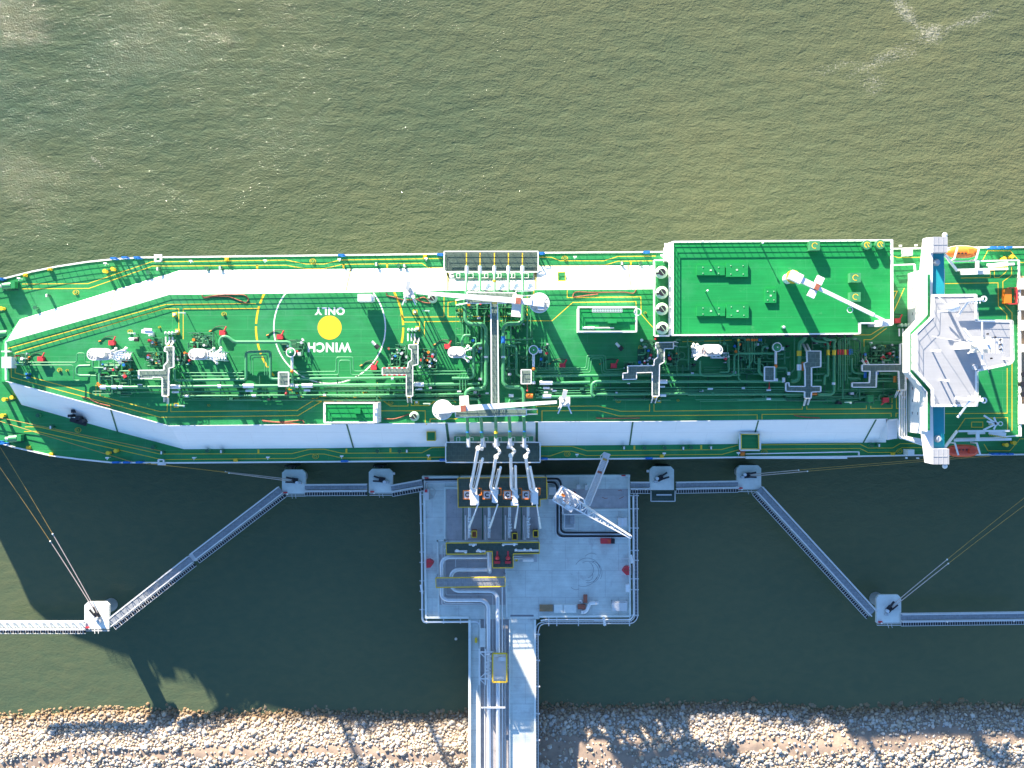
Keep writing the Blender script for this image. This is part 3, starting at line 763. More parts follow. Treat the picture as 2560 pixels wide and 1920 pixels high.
# ---- tall vent masts
def vent_mast(px, py, zt, L, flip, label, extra=0, r0=1.05):
    c = W(px, py, zt); b = Vector((c.x, c.y, ZT))
    t = thing('vent_mast', label, 'vent mast', b, 'white vent masts along the ship')
    part('column', MB().tube([b, pt(c,0,0,-.3)], .62, seg=14, r2=.45), 'white', t)
    P = MB(); s_ = -1 if flip else 1
    nseg = 14; pts = []
    for k in range(nseg+1): a = math.pi/2 + math.pi*k/nseg; pts.append((c.x-L/2+r0*math.cos(a), c.y+r0*math.sin(a)))
    for k in range(nseg+1): a = -math.pi/2 + math.pi*k/nseg; pts.append((c.x+L/2+r0*math.cos(a), c.y+r0*math.sin(a)))
    P.prism(pts, zt-.25, zt)
    pl = part('top_platform', P, 'light_grey', t)
    part('railing', MB().rail([(x,y,zt) for x,y in pts[::2]], closed=True, h=1.0, step=1.2, top=.12), 'white', pl)
    part('vent_head', MB().cyl((c.x-.5,c.y),.52,zt,zt+1.6,16,r2=.62), 'cream', t)
    part('vent_head', MB().cyl((c.x+.75,c.y),.62,zt,zt+1.9,16,r2=.72), 'cream', t)
    lt = MB()
    for k in range(5): lt.beam((c.x-L/2-.6+k*.55, c.y-.7, zt+.05), (c.x-L/2-.3+k*.55, c.y+.7, zt+.05), .08, .05)
    part('deck_grid', lt, 'rust' if extra == 2 else 'steel', pl)
    br = MB()
    for k in range(7):
        z0 = ZT+1+k*(zt-ZT-3)/7; z1 = z0+(zt-ZT-3)/7
        for dy in (-.9,.9):
            br.beam((c.x+.9*s_,c.y+dy,z0),(c.x+.9*s_,c.y-dy,z1),.10)
        br.beam((c.x+.9*s_,c.y-.9,z1),(c.x+.9*s_,c.y+.9,z1),.10)
    br.beam((c.x+.9*s_,c.y-.9,ZT),(c.x+.9*s_,c.y-.9,zt-.3),.16); br.beam((c.x+.9*s_,c.y+.9,ZT),(c.x+.9*s_,c.y+.9,zt-.3),.16)
    part('ladder_frame', br, 'white', t)
    for k,(dx,dy,z) in enumerate(((2.2,1.2,-2),(2.6,-1.0,-2.4),(2.0,-1.6,-5),(2.5,.9,-6),(1.8,1.5,-9))):
        ar = part('floodlight_arm', MB().beam((c.x,c.y,zt+z),(c.x+dx*s_,c.y+dy,zt+z-.3),.22), 'white', t)
        part('floodlight', MB().ball((c.x+dx*s_,c.y+dy,zt+z-.3),.32,.32,.3,8,5), 'cream', ar)
    if extra == 1:
        e = MB()
        for k in range(6): e.beam((c.x+L/2+.4, c.y+.2-k*.12, zt-1), (c.x+L/2+3.4-k*.25, c.y+1.4-k*.55, zt-2.2), .16)
        part('antenna_fan', e, 'white', t)
    return t
vent_mast(252,886,40.5,2.4,False,'largest white vent mast with a fan of struts nearest the bow',1,1.15)
vent_mast(499,886,43,1.6,False,'white oval topped vent mast, second from the bow')
vent_mast(1142,881,43,1.3,False,'white oval topped vent mast left of the midship cross walkway')
vent_mast(1776,876,43,2.2,True,'white vent mast with brown slatted top below the big green roof',2,1.1)

# ---- deck cranes
def deck_crane(cx, cy, ex, ey, ztop, label, cat='crane', hx=None):
    c = W(cx, cy, ztop); b = Vector((c.x,c.y,ZT)); e = W(ex, ey, ztop+1.2)
    t = thing('deck_crane', label, cat, b, 'cranes on the ship')
    d = (e-c); d.z = 0; d.normalize(); n = Vector((-d.y,d.x,0))
    part('pedestal', MB().cyl((c.x,c.y),1.0,ZT,ztop-.2,20), 'white', t)
    pf = part('turntable', MB().cyl((c.x,c.y),2.05,ztop-.2,ztop,32,smooth=False), 'cream', t)
    part('ring_rail', MB().ring((c.x,c.y),1.97,2.12,ztop+.95,ztop+1.1,32), 'white', pf)
    rr = MB()
    for k in range(12): a = k*math.pi/6; rr.beam((c.x+.9*math.cos(a),c.y+.9*math.sin(a),ztop+.03),(c.x+2.0*math.cos(a),c.y+2.0*math.sin(a),ztop+.03),.07,.05); rr.beam((c.x+2.04*math.cos(a),c.y+2.04*math.sin(a),ztop),(c.x+2.04*math.cos(a),c.y+2.04*math.sin(a),ztop+1),.06)
    part('ring_spoke', rr, 'steel', pf)
    z = ztop+1.2; C = Vector((c.x,c.y,z))
    hd = MB(); hd.beam(C-d*1.0-Vector((0,0,.3)), C+d*2.4-Vector((0,0,.3)), 1.5, 1.6)
    part('crane_house', hd, 'white', t)
    mh_ = MB(); mh_.beam(C-d*1.1+n*.9-Vector((0,0,.2)), C+d*.2+n*.9-Vector((0,0,.2)), 1.0, 1.0); part('winch_drum', mh_, 'light_grey', t)
    E = Vector((e.x,e.y,z)); L = (E-C).length
    bm = MB(); A = C+d*1.6
    vs = []
    for p, w, h in ((A,.62,.7),(A+(E-A)*.55,.50,.55),(E,.30,.35)):
        for i, j in ((-1,-1),(1,-1),(1,1),(-1,1)): vs.append(p + n*w*i + Vector((0,0,h*j)))
    bm.add(vs, [(3,2,1,0),(8,9,10,11)]+[(k*4+i,k*4+(i+1)%4,k*4+(i+1)%4+4,k*4+i+4) for k in range(2) for i in range(4)])
    bo = part('boom', bm, 'white', t)
    rb = MB()
    for k in range(9): q = A+(E-A)*((k+.5)/9); rb.beam(q-n*(.55-.03*k)+Vector((0,0,.62-.03*k)), q+n*(.55-.03*k)+Vector((0,0,.62-.03*k)), .06, .05)
    part('boom_stiffener', rb, 'steel', bo)
    cp = MB(); q = C+d*4.6
    cp.beam(q-n*1.3, q+n*3.3, 2.0, .3) if cy < 900 else (cp.beam(q+n*.4, q+n*2.6, 1.9, .3))
    sp = part('service_platform', cp, 'cream', t)
    part('drive_motor', MB().beam(q-d*.8+Vector((0,0,.9)), q+d*.3+Vector((0,0,.9)), 1.3, .7), 'rust', t)
    return t, E, d, n
t, E1, d1, n1 = deck_crane(1348,758,1040,731,29.2,'white crane with its boom lying left over the upper midship walkway')
t, E2, d2, n2 = deck_crane(1107,1024,1392,1005,29.2,'white crane with its boom lying right over the lower midship walkway')
def rest(px, py, lab, up):
    c = W(px,py,30); t = thing('boom_rest', lab, 'boom rest', (c.x,c.y,ZT), 'rests holding the crane booms')
    m = MB()
    for dx in (-.9,.9):
        for dy in (-.8,.8): m.beam((c.x+dx*1.3,c.y+dy*1.3-up*.5,ZT),(c.x+dx*.7,c.y+dy*.7,29.6),.2)
    part('leg_frame', m, 'white', t)
    m = MB(); m.box(c.x-1.1,c.y-1.0,c.x+1.1,c.y+1.0,29.6,29.8)
    part('head_platform', m, 'white', t)
    m = MB()
    for k in range(7): a = rnd.uniform(-1,1); b_ = rnd.uniform(-.9,.9); m.cyl((c.x+a,c.y+b_),rnd.uniform(.2,.42),29.8,30.3+rnd.random()*.6,10)
    m.beam((c.x-.3,c.y+.6,30.6),(c.x+.1,c.y+2.4,31),.9,.4)
    part('sheave_block', m, 'cream', t)
    m = MB()
    for dx in (-1,1): m.beam((c.x+dx*.5,c.y-.5,30),(c.x+dx*1.4,c.y-2.5,29.6),.26)
    part('hook_arm', m, 'white', t)
rest(1022,732,'white boom rest under the left end of the upper crane boom',1)
rest(1412,1004,'white boom rest under the right end of the lower crane boom',1)

# crane on the machinery house roof
c = W(1985,691,38.2); t = thing('roof_crane', 'white crane lying diagonally on the right half of the big green roof', 'crane', (c.x,c.y,ZR), 'cranes on the ship')
e = W(2218,804,38.2); d = (e-c); d.z=0; L=d.length; d.normalize(); n = Vector((-d.y,d.x,0))
part('pedestal', MB().cyl((c.x,c.y),1.05,ZR+.01,37.2,18), 'white', t)
part('slewing_ring', MB().cyl((c.x,c.y),1.35,37.2,37.6,20), 'yellow', t)
part('crane_house', MB().beam(c-d*.9, c+d*1.6, 1.9, 1.5), 'white', t)
part('boom_root', MB().beam(c+d*1.2, c+d*5.4, 1.15, 1.0), 'white', t)
q = c+d*4.9
m = MB(); m.beam(q-n*2.3-d*.2, q-n*.7-d*.2, 1.5, .7); m.beam(q+n*.7+d*.0, q+n*2.3, 1.5, .7)
part('counter_box', m, 'white', t)
part('hydraulic_joint', MB().beam(q-d*.4+Vector((0,0,.5)), q+d*.5+Vector((0,0,.5)), 1.2, .5), 'rust', t)
m = MB(); m.beam(q+d*.5, e-d*3, .72, .7); m.beam(e-d*3, e, .45, .5)
bo = part('boom', m, 'white', t)
m = MB(); q = c+d*13; m.beam(q+n*.3, q+n*.3-d*2.6-n*.7, .3, .3); m.ring((q.x-n.x*1.1,q.y-n.y*1.1),.5,.62,38,38.1,16)
part('hook_block', m, 'white', t)
part('boom_crutch', MB().box(e.x-.8,e.y-.8,e.x+.8,e.y+.5,ZR+.01,37.8), 'white', t)

# ---- small houses on the trunk deck
def deck_house(x0,y0,x1,y1,zt,label,extra):
    c = W((x0+x1)/2,(y0+y1)/2,zt); t = thing('deck_house', label, 'deck house', (c.x,c.y,ZT), None)
    part('wall', MB().pbox(x0,y0,x1,y1,ZT+.01,zt-.12), 'white', t)
    rf = part('roof', MB().pbox(x0-.5,y0-.5,x1+.5,y1+.5,zt-.11,zt), 'roof_green', t)
    part('roof_edge', MB().pstrip([(x0,y0),(x1,y0),(x1,y1),(x0,y1)], zt, .34, h=.12, closed=True), 'white', rf)
    part('railing', MB().prail([(x0,y0),(x1,y0),(x1,y1),(x0,y1)], zt, closed=True, step=1.9, top=.22), 'white', rf)
    return t
t = deck_house(1446,768,1590,829,30.5,'green roofed deck house with a silver ladder rack and white pipe on top',1)
m = MB()
a = W(1481,776,31.6); b = W(1555,776,31.6); 
m.beam((a.x,a.y+.35,31.6),(b.x,b.y+.35,31.6),.12); m.beam((a.x,a.y-.35,31.6),(b.x,b.y-.35,31.6),.12); m.beam(a,b,.1)
for k in range(19): x = a.x+(b.x-a.x)*k/18; m.box(x-.07,a.y-.36,x+.07,a.y+.36,31.5,31.66)
part('ladder_rack', m, 'silver', t)
part('stored_pipe', MB().tube([W(1456,819.5,30.8),W(1486,819.5,30.8)],.24).tube([W(1486,819.5,30.8),W(1535,819.5,30.8)],.13), 'white', t)
m = MB(); m.pbox(1520,798,1542,808,30.51,31.6); part('roof_box', m, 'roof_green', t)
m = MB(); p = W(1594,780,30.7); m.ring((p.x,p.y),.62,.78,30.7,30.8,20); part('ladder_hoop', m, 'white', t)
t = deck_house(812,1007,936,1056,32.0,'small green roofed deck house below the winch circle',0)
part('roof_box', MB().pbox(886,1021,901,1034,32.01,33.0), 'roof_green', t)
part('side_locker', MB().pbox(937,1006,944,1057,26,32.3), 'white', t)
m = MB(); p = W(947,1044,31); m.ring((p.x,p.y),.4,.52,31,31.1,16); part('ladder_hoop', m, 'white', t)
t = thing('storage_box', 'plain white ridge topped box standing by the winch circle', 'box', W(914,744,ZT))
m = MB(); m.pbox(894,735,928,753,ZT+1.0,ZT+4.6); m.pbox(928,737,933,752,ZT+1.2,ZT+4.2); part('box_body', m, 'white', t)
m = MB()
for x,y in ((897,737),(926,737),(897,751),(926,751)): m.pbox(x-1,y-1,x+1,y+1,ZT,ZT+.99)
part('leg', m, 'white', t)

# ---- ventilator cowls (pale green bowls with a dark mouth)
def cowl(px, py, z0, z1, r, lab, grp):
    c = W(px,py,z1); t = thing('vent_cowl', lab, 'ventilator', (c.x,c.y,z0), grp)
    m = MB(); m.cyl((c.x,c.y), r*.75, z0, z1-1.1, 20); m.cyl((c.x,c.y), r, z1-1.1, z1-.5, 24, r2=r); m.cyl((c.x,c.y), r, z1-.499, z1, 24, r2=r*.6)
    part('cowl_body', m, 'pipe_white', t)
    part('dark_mouth', MB().cyl((c.x,c.y), r*.56, z1+.001, z1+.03, 20, smooth=False), 'black', t)
    part('cross_bar', MB().beam((c.x-r*.3,c.y+r*.4,z1+.06),(c.x+r*.35,c.y-r*.45,z1+.06),.09,.05), 'pipe_white', t)
    part('dark_vane', MB().box(c.x-r*.95,c.y-r*.35,c.x-r*.4,c.y-r*.05,z1-.35,z1+.04), 'black', t)
    return t
f = cowl(1655,680,29.41,31.6,1.3,'x','vent cowls beside the big green roof')
labs = ['topmost of the four round vent cowls left of the big roof','second from top of the four vent cowls left of the big roof','third from top of the four vent cowls left of the big roof','lowest of the four vent cowls left of the big roof']
pts = [(1655,680),(1656,731),(1656,772),(1657,820)]
f['label'] = labs[0]
for p, l in zip(pts[1:], labs[1:]): dup(f, W(p[0],p[1],31.6)-W(1655,680,31.6), l)
f = cowl(1081,745,ZT,28,1.02,'single pale green vent cowl below the upper crane boom','vent cowls on the trunk deck')
dup(f, W(1035,1041,28)-W(1081,745,28), 'single pale green vent cowl with yellow bracket left of the lower crane pedestal')

# ---- white rimmed domes on pump columns
def dome(px, py, lab):
    z = 27.6; c = W(px,py,z); t = thing('pump_column', lab, 'pump column', (c.x,c.y,ZT), 'pump columns with white rimmed green tops')
    k = (ZC-z)/F
    part('barrel', MB().cyl((c.x,c.y), 10.5*k, ZT, z-.1, 22), 'pipe_green', t)
    cp_ = part('cap', MB().ball((c.x,c.y,z-.1), 10*k, 10*k, .45, 20, 8, 0), 'deck_green', t)
    part('white_rim', MB().ring((c.x,c.y), 10*k, 12.2*k, z-.15, z+.12, 28), 'white', t)
    part('cap_knob', MB().ball((c.x,c.y,z+.4), .16,.16,.16,8,5), 'white', cp_)
    y1 = c.y-11*k
    part('silver_pipe', MB().tube([(c.x,y1,z-1.4),(c.x,y1-2.6,z-1.4)], .30), 'silver', t)
    part('orange_valve', MB().ball((c.x,y1-3.0,z-1.3),.36,.42,.36,10,6), 'orange', t)
    part('outlet_pipe', MB().tube([(c.x,y1-3.2,z-1.6),(c.x,y1-6.0,z-1.6),(c.x,y1-6.0,ZT+.5)], .30, .5), 'pipe_green', t)
    part('outlet_flange', MB().box(c.x-.38,y1-6.2,c.x+.38,y1-5.6,z-1.9,z-.9), 'silver', t)
    part('side_box', MB().box(c.x+1.1,c.y-.6,c.x+1.8,c.y+.1,z-2.5,z-1.5), 'silver', t)
    x0 = c.x-2.6; ya = y1-3.2; yb = ya-2.9
    pf = part('access_platform', MB().box(x0,yb,x0+2.1,ya,26.4,26.5), 'grating', t)
    part('platform_rail', MB().rail([(x0,yb,26.5),(x0+2.1,yb,26.5),(x0+2.1,ya,26.5),(x0,ya,26.5)], closed=True, h=1, top=.2), 'white', pf)
    part('red_handwheel', MB().tube([(x0+1.3,yb,26),(x0+1.3,yb-1.4,26)],.07).ball((x0+1.3,yb-1.5,26),.25,.25,.2,8,5), 'red', t)
    return t
f = dome(727,881,'white rimmed pump column inside the winch circle')
dup(f, W(1334,875,27.6)-W(727,881,27.6), 'white rimmed pump column right of the midship cross walkway')
dup(f, W(1943,868,27.6)-W(727,881,27.6), 'white rimmed pump column in the shade below the big green roof')

# ---- bridges over the pipes
def pipe_bridge(name, poly, z, lab, stairs=(), rcol='white'):
    cx = sum(p[0] for p in poly)/len(poly); cy = sum(p[1] for p in poly)/len(poly); c = W(cx,cy,z)
    t = thing(name, lab, 'walkway', (c.x,c.y,ZT), 'raised grating walkways over the deck piping')
    part('walking_deck', MB().pprism(poly, z-.1, z), 'grating', t)
    r = MB(); r.prail(poly, z, closed=True, h=1.05, step=1.5, top=.18)
    part('handrail', r, rcol, t)
    for k in range(0, len(poly), 3):
        q = W(poly[k][0]*.97+cx*.03, poly[k][1]*.97+cy*.03, z); part('post', MB().box(q.x-.09,q.y-.09,q.x+.09,q.y+.09,ZT,z-.11), 'dark_green', t)
    for (ax,ay,bx,by) in stairs:
        s = MB(); A = W(ax,ay,z); B = W(bx,by,ZT+.3); d = (B-A); nn = Vector((-d.y,d.x,0)).normalized()*.42
        s.beam(A+nn,B+nn,.13,.2); s.beam(A-nn,B-nn,.13,.2); s.beam(A+nn+Vector((0,0,.9)),B+nn+Vector((0,0,.9)),.12); s.beam(A-nn+Vector((0,0,.9)),B-nn+Vector((0,0,.9)),.12)
        so_ = part('stair', s, 'white', t)
        s = MB()
        for k in range(7): q = A+d*(k+.5)/7; s.beam(q-nn,q+nn,.2,.05)
        part('tread', s, 'grating', so_)
        part('top_step', MB().beam(A-nn+Vector((0,0,.03)),A+nn+Vector((0,0,.03)),.22,.08), 'yellow', so_)
    return t
ZW = 27.2
pipe_bridge('pipe_bridge',[(416,868),(437,866),(437,918),(425,921),(424,990),(409,990),(409,944),(386,943),(384,946),(350,946),(350,926),(413,925),(413,914),(422,904),(422,880),(414,878)],ZW,'grating pipe bridge nearest the bow',((417,991,417,1007),(424,864,434,850)))
pipe_bridge('pipe_bridge',[(1023,862),(1046,862),(1046,911),(1033,914),(1033,990),(1017,990),(1017,937),(957,937),(957,920),(1020,920),(1022,906),(1030,900),(1030,874),(1023,872)],ZW,'grating pipe bridge with a red and white chequered arm',((1023,992,1025,1007),(1040,860,1044,844)))
t = pipe_bridge('pipe_bridge',[(1638,857),(1682,856),(1682,872),(1659,872),(1659,905),(1647,912),(1646,990),(1629,990),(1629,931),(1590,932),(1590,948),(1556,949),(1556,933),(1568,932),(1568,915),(1633,914),(1634,900),(1643,893),(1642,873),(1638,872)],ZW,'grating pipe bridge left of and below the big green roof',((1637,992,1632,1007),(1683,859,1694,862)))
pipe_bridge('pipe_bridge',[(2014,878),(2049,878),(2049,917),(2026,919),(2026,966),(2049,966),(2049,979),(2026,980),(2025,995),(2009,995),(2009,979),(1962,978),(1962,957),(1970,957),(1970,966),(2010,966),(2010,925),(2007,908),(2015,905)],ZW,'cross shaped dark pipe bridge below the big green roof',((2018,996,2013,1013),(2019,877,2011,860)))
pipe_bridge('pipe_bridge',[(2247,860),(2259,860),(2261,975),(2245,975),(2243,928),(2188,928),(2187,968),(2127,968),(2127,957),(2170,957),(2172,928),(2152,928),(2152,912),(2247,911)],ZW,'dark L shaped pipe bridge beside the accommodation tower',((2248,976,2240,993),(2165,911,2156,895)))
# chequered tape on the second bridge arm
m = MB()
for k in range(10):
    if k % 2 == 0: m.beam(W(958+k*6.2,919.5,ZW+1.15), W(964+k*6.2,919.5,ZW+1.15), .26, .1); m.beam(W(958+k*6.2,937.5,ZW+1.15), W(964+k*6.2,937.5,ZW+1.15), .2, .1)
part('warning_tape', m, 'red', [o for o,_ in THINGS if o.get('label','').endswith('chequered arm')][0])
# the midship cross walkway and its two end galleries
ZG = 28.6
t = thing('cross_walkway', 'long straight midship grating walkway crossing between the two crane booms', 'walkway', W(1236,880,ZT), 'raised grating walkways over the deck piping')
part('walking_deck', MB().pprism([(1229,758),(1243,758),(1245,1012),(1230,1012)],ZG-.1,ZG), 'grating', t)
r = MB(); r.prail([(1227.5,757),(1229,1012)],ZG,h=1.05,step=2,top=.22); r.prail([(1244,757),(1246.5,1012)],ZG,h=1.05,step=2,top=.22); part('handrail', r, 'white', t)
for nm, poly in (('gallery_deck',[(1168,753),(1170,759),(1265,759),(1290,750),(1290,733),(1168,731)]),('gallery_deck',[(1138,1022),(1316,1022),(1316,1038),(1140,1043)])):
    g_ = part(nm, MB().pprism(poly,ZG-.1,ZG), 'grating', t)
    part('gallery_rail', MB().prail(poly,ZG,closed=True,h=1.05,step=2,top=.18), 'white', g_)
part('yellow_gate', MB().pbox(1229,756.5,1243,759,ZG+1,ZG+1.2), 'yellow', t)
for x0,y0,x1,y1 in ((1316,1030,1343,1029),(1290,735,1334,733),(1170,752,1140,757)):
    s = MB(); A = W(x0,y0,ZG); B = W(x1,y1,ZT+.4)
    for dy in (-.5,.5): s.beam(A+Vector((0,dy,.6)),B+Vector((0,dy,.6)),.22)
    o = part('end_stair', s, 'white', t)
    part('stair_step', MB().beam(B+Vector((0,-.5,.7)),B+Vector((0,.5,.7)),.25,.1), 'yellow', o)

# ---- deck piping
def piping(lab, base, items, sleeves=(), bands=(), grp='cargo piping laid along the trunk deck'):
    t = thing('deck_piping', lab, 'piping', W(base[0],base[1],ZT), grp)
    for path, z, r in items:
        m = MB(); P = [W(p[0],p[1],p[2] if len(p) > 2 else z) for p in path]
        m.tube(P, r, bend=max(.5,r*2.2), seg=10 if r > .25 else 6)
        part('pipe', m, 'pipe_green', t)
    for x0,x1,y,z,r,mt in sleeves:
        part('insulation_sleeve', MB().tube([W(x0,y,z),W(x1,y,z)], r, seg=12), mt, t)
    for x0,y0,x1,y1,z,r,mt in bands:
        part('colour_band', MB().tube([W(x0,y0,z),W(x1,y1,z)], r, seg=10), mt, t)
    return t
zp = 25.7
fwd = [([(436,922,zp+.6),(436,951),(611,949),(615,945),(615,880),(676,878),(676,945),(682,948),(1020,944)],zp,.31),
 ([(250,900),(249,966),(262,968),(408,968),(430,967),(1200,960)],zp,.36),
 ([(445,979),(1215,974)],zp-.2,.17),([(452,990),(1215,985)],zp-.2,.20),
 ([(450,932),(608,932)],zp+.1,.11),([(462,940),(611,940)],zp+.1,.11),([(745,930),(840,929),(841,893),(883,893),(883,928),(1183,928)],zp+.1,.13),
 ([(745,938),(847,937),(848,901),(876,901),(877,937),(1183,935)],zp+.1,.13),
 ([(626,934,zp),(626,888,zp),(668,886,zp),(668,938,zp)],zp,.10),([(632,938),(632,893),(662,893),(662,938)],zp,.10),
 ([(560,880),(548,860),(552,842),(570,841),(585,855),(725,855),(728,870)],zp+1,.34),
 ([(60,906),(192,906),(192,883),(212,883),(212,906),(226,906)],zp-.3,.12),([(66,913),(184,913),(184,951),(200,951)],zp-.3,.12),
 ([(226,914),(196,915),(191,920),(191,935),(197,939),(226,939)],zp,.27),([(226,939),(300,940),(408,938)],zp,.17),([(250,914),(300,914)],zp,.25),([(255,928),(408,927)],zp,.13),
 ([(255,948),(410,949)],zp-.2,.2),([(300,991),(325,991)],zp-.6,.12),([(262,980),(400,980)],zp-.4,.16)]
slv = [(251,266,968,zp,.46,'silver'),(280,292,968,zp,.42,'silver'),(297,307,968,zp,.4,'silver'),(427,452,967,zp,.48,'silver'),(430,448,980,zp-.2,.25,'silver'),(608,635,965,zp,.47,'silver'),(614,632,977,zp-.2,.25,'silver'),(755,782,964,zp,.50,'silver'),(760,776,976,zp-.2,.25,'silver'),
 (545,553,966,zp,.42,'silver'),(738,746,965,zp,.42,'silver'),(462,472,990,zp-.2,.28,'silver'),(630,640,989,zp-.2,.28,'silver'),(1036,1060,961,zp,.50,'silver'),(1038,1056,973,zp-.2,.24,'silver'),(978,984,946,zp,.38,'silver'),(344,356,962,zp-.2,.18,'silver'),
 (1143,1153,979,zp-.2,.2,'silver'),(1213,1222,983,zp-.2,.2,'silver')]
piping('green pipe runs along the deck from the bow to midship', (700,950), fwd, slv, [(245,956,251,966,zp,.42,'orange'),(310,938,314,944,zp+.4,.4,'red'),(712,985,716,986,zp+.4,.2,'red')])
mid = [([(1163,745),(1163,800),(1172,810),(1205,810),(1215,820),(1215,960),(1207,972),(1175,972),(1165,980),(1165,1045)],26.2,.42),
 ([(1307,745),(1307,800),(1298,809),(1266,810),(1258,820),(1258,958),(1268,968),(1300,968),(1309,978),(1309,1045)],26.2,.42),
 ([(1204,860),(1190,860),(1184,868),(1184,942),(1175,946),(1130,946)],26,.34),([(1176,838),(1160,838),(1155,848),(1155,866)],26.5,.26),([(1205,810),(1205,940),(1207,960)],25.4,.33),
 ([(1262,863),(1285,863),(1291,870),(1291,935),(1300,941),(1556,938)],zp,.30),([(1262,850),(1325,848),(1333,846)],zp,.2),([(1262,868),(1272,870),(1272,915),(1262,925)],zp-.5,.28),
 ([(1268,781),(1270,786),(1300,786)],26,.25),([(1182,790),(1170,790)],26,.25),([(1196,962),(1196,1000),(1204,1010)],25.5,.22),
 ([(1272,1015),(1275,997),(1304,996)],25.6,.30),([(1200,1015),(1197,998),(1170,996)],25.6,.30),
 ([(1167,665,23.4),(1165,735,27),(1163,752,26.4)],26,.34),([(1200,665,23.4),(1200,735,27),(1200,752,26)],26,.34),([(1236,665,23.4),(1236,735,27),(1236,752,25)],26,.34),([(1271,665,23.4),(1271,735,27),(1270,752,26)],26,.34),([(1306,665,23.4),(1307,735,27),(1307,752,26)],26,.34),
 ([(1168,1040,27),(1169,1066,25.4),(1171,1112,22.6)],26,.34),([(1202,1040,27),(1204,1066,25.4),(1206,1112,22.6)],26,.34),([(1238,1040,27),(1240,1066,25.4),(1240,1112,22.6)],26,.34),([(1273,1040,27),(1275,1066,25.4),(1275,1112,22.6)],26,.34),([(1309,1040,27),(1311,1066,25.4),(1311,1112,22.6)],26,.34)]
bands = [(x,665,x,685,24.3,.42,'silver') for x in (1167,1200,1236,1271,1306)] + [(x,1092,x,1118,23.6,.40,'silver') for x in (1171,1206,1240,1275,1311)]
bands += [(1258,841,1258,858,26.2,.47,'blue'),(1215,890,1215,895,26.2,.48,'silver'),(1258,890,1258,895,26.2,.48,'silver'),(1169,1079,1169,1082,25.2,.38,'blue'),(1204,1079,1204,1082,25.2,.38,'blue'),(1240,1079,1240,1084,25.2,.40,'yellow'),(1275,1077,1275,1080,25.2,.38,'blue'),(1311,1077,1311,1080,25.2,.38,'blue'),(1236,700,1236,704,25.6,.38,'yellow'),
 (1315,990,1332,990,25.9,.5,'orange'),(1272,989,1284,989,25.9,.35,'silver')]
t = piping('green manifold pipes crossing the ship amidships under the cross walkway', (1236,900), mid, (), bands)
for x0, y in ((1150,807),(1150,797),(1250,805),(1250,797),(1150,975)):
    for k in range(3): part('thin_pipe', MB().tube([W(x0+k*7,y-40,26.2),W(x0+k*7,y,26.2)],.1,seg=6), 'pipe_green', t)
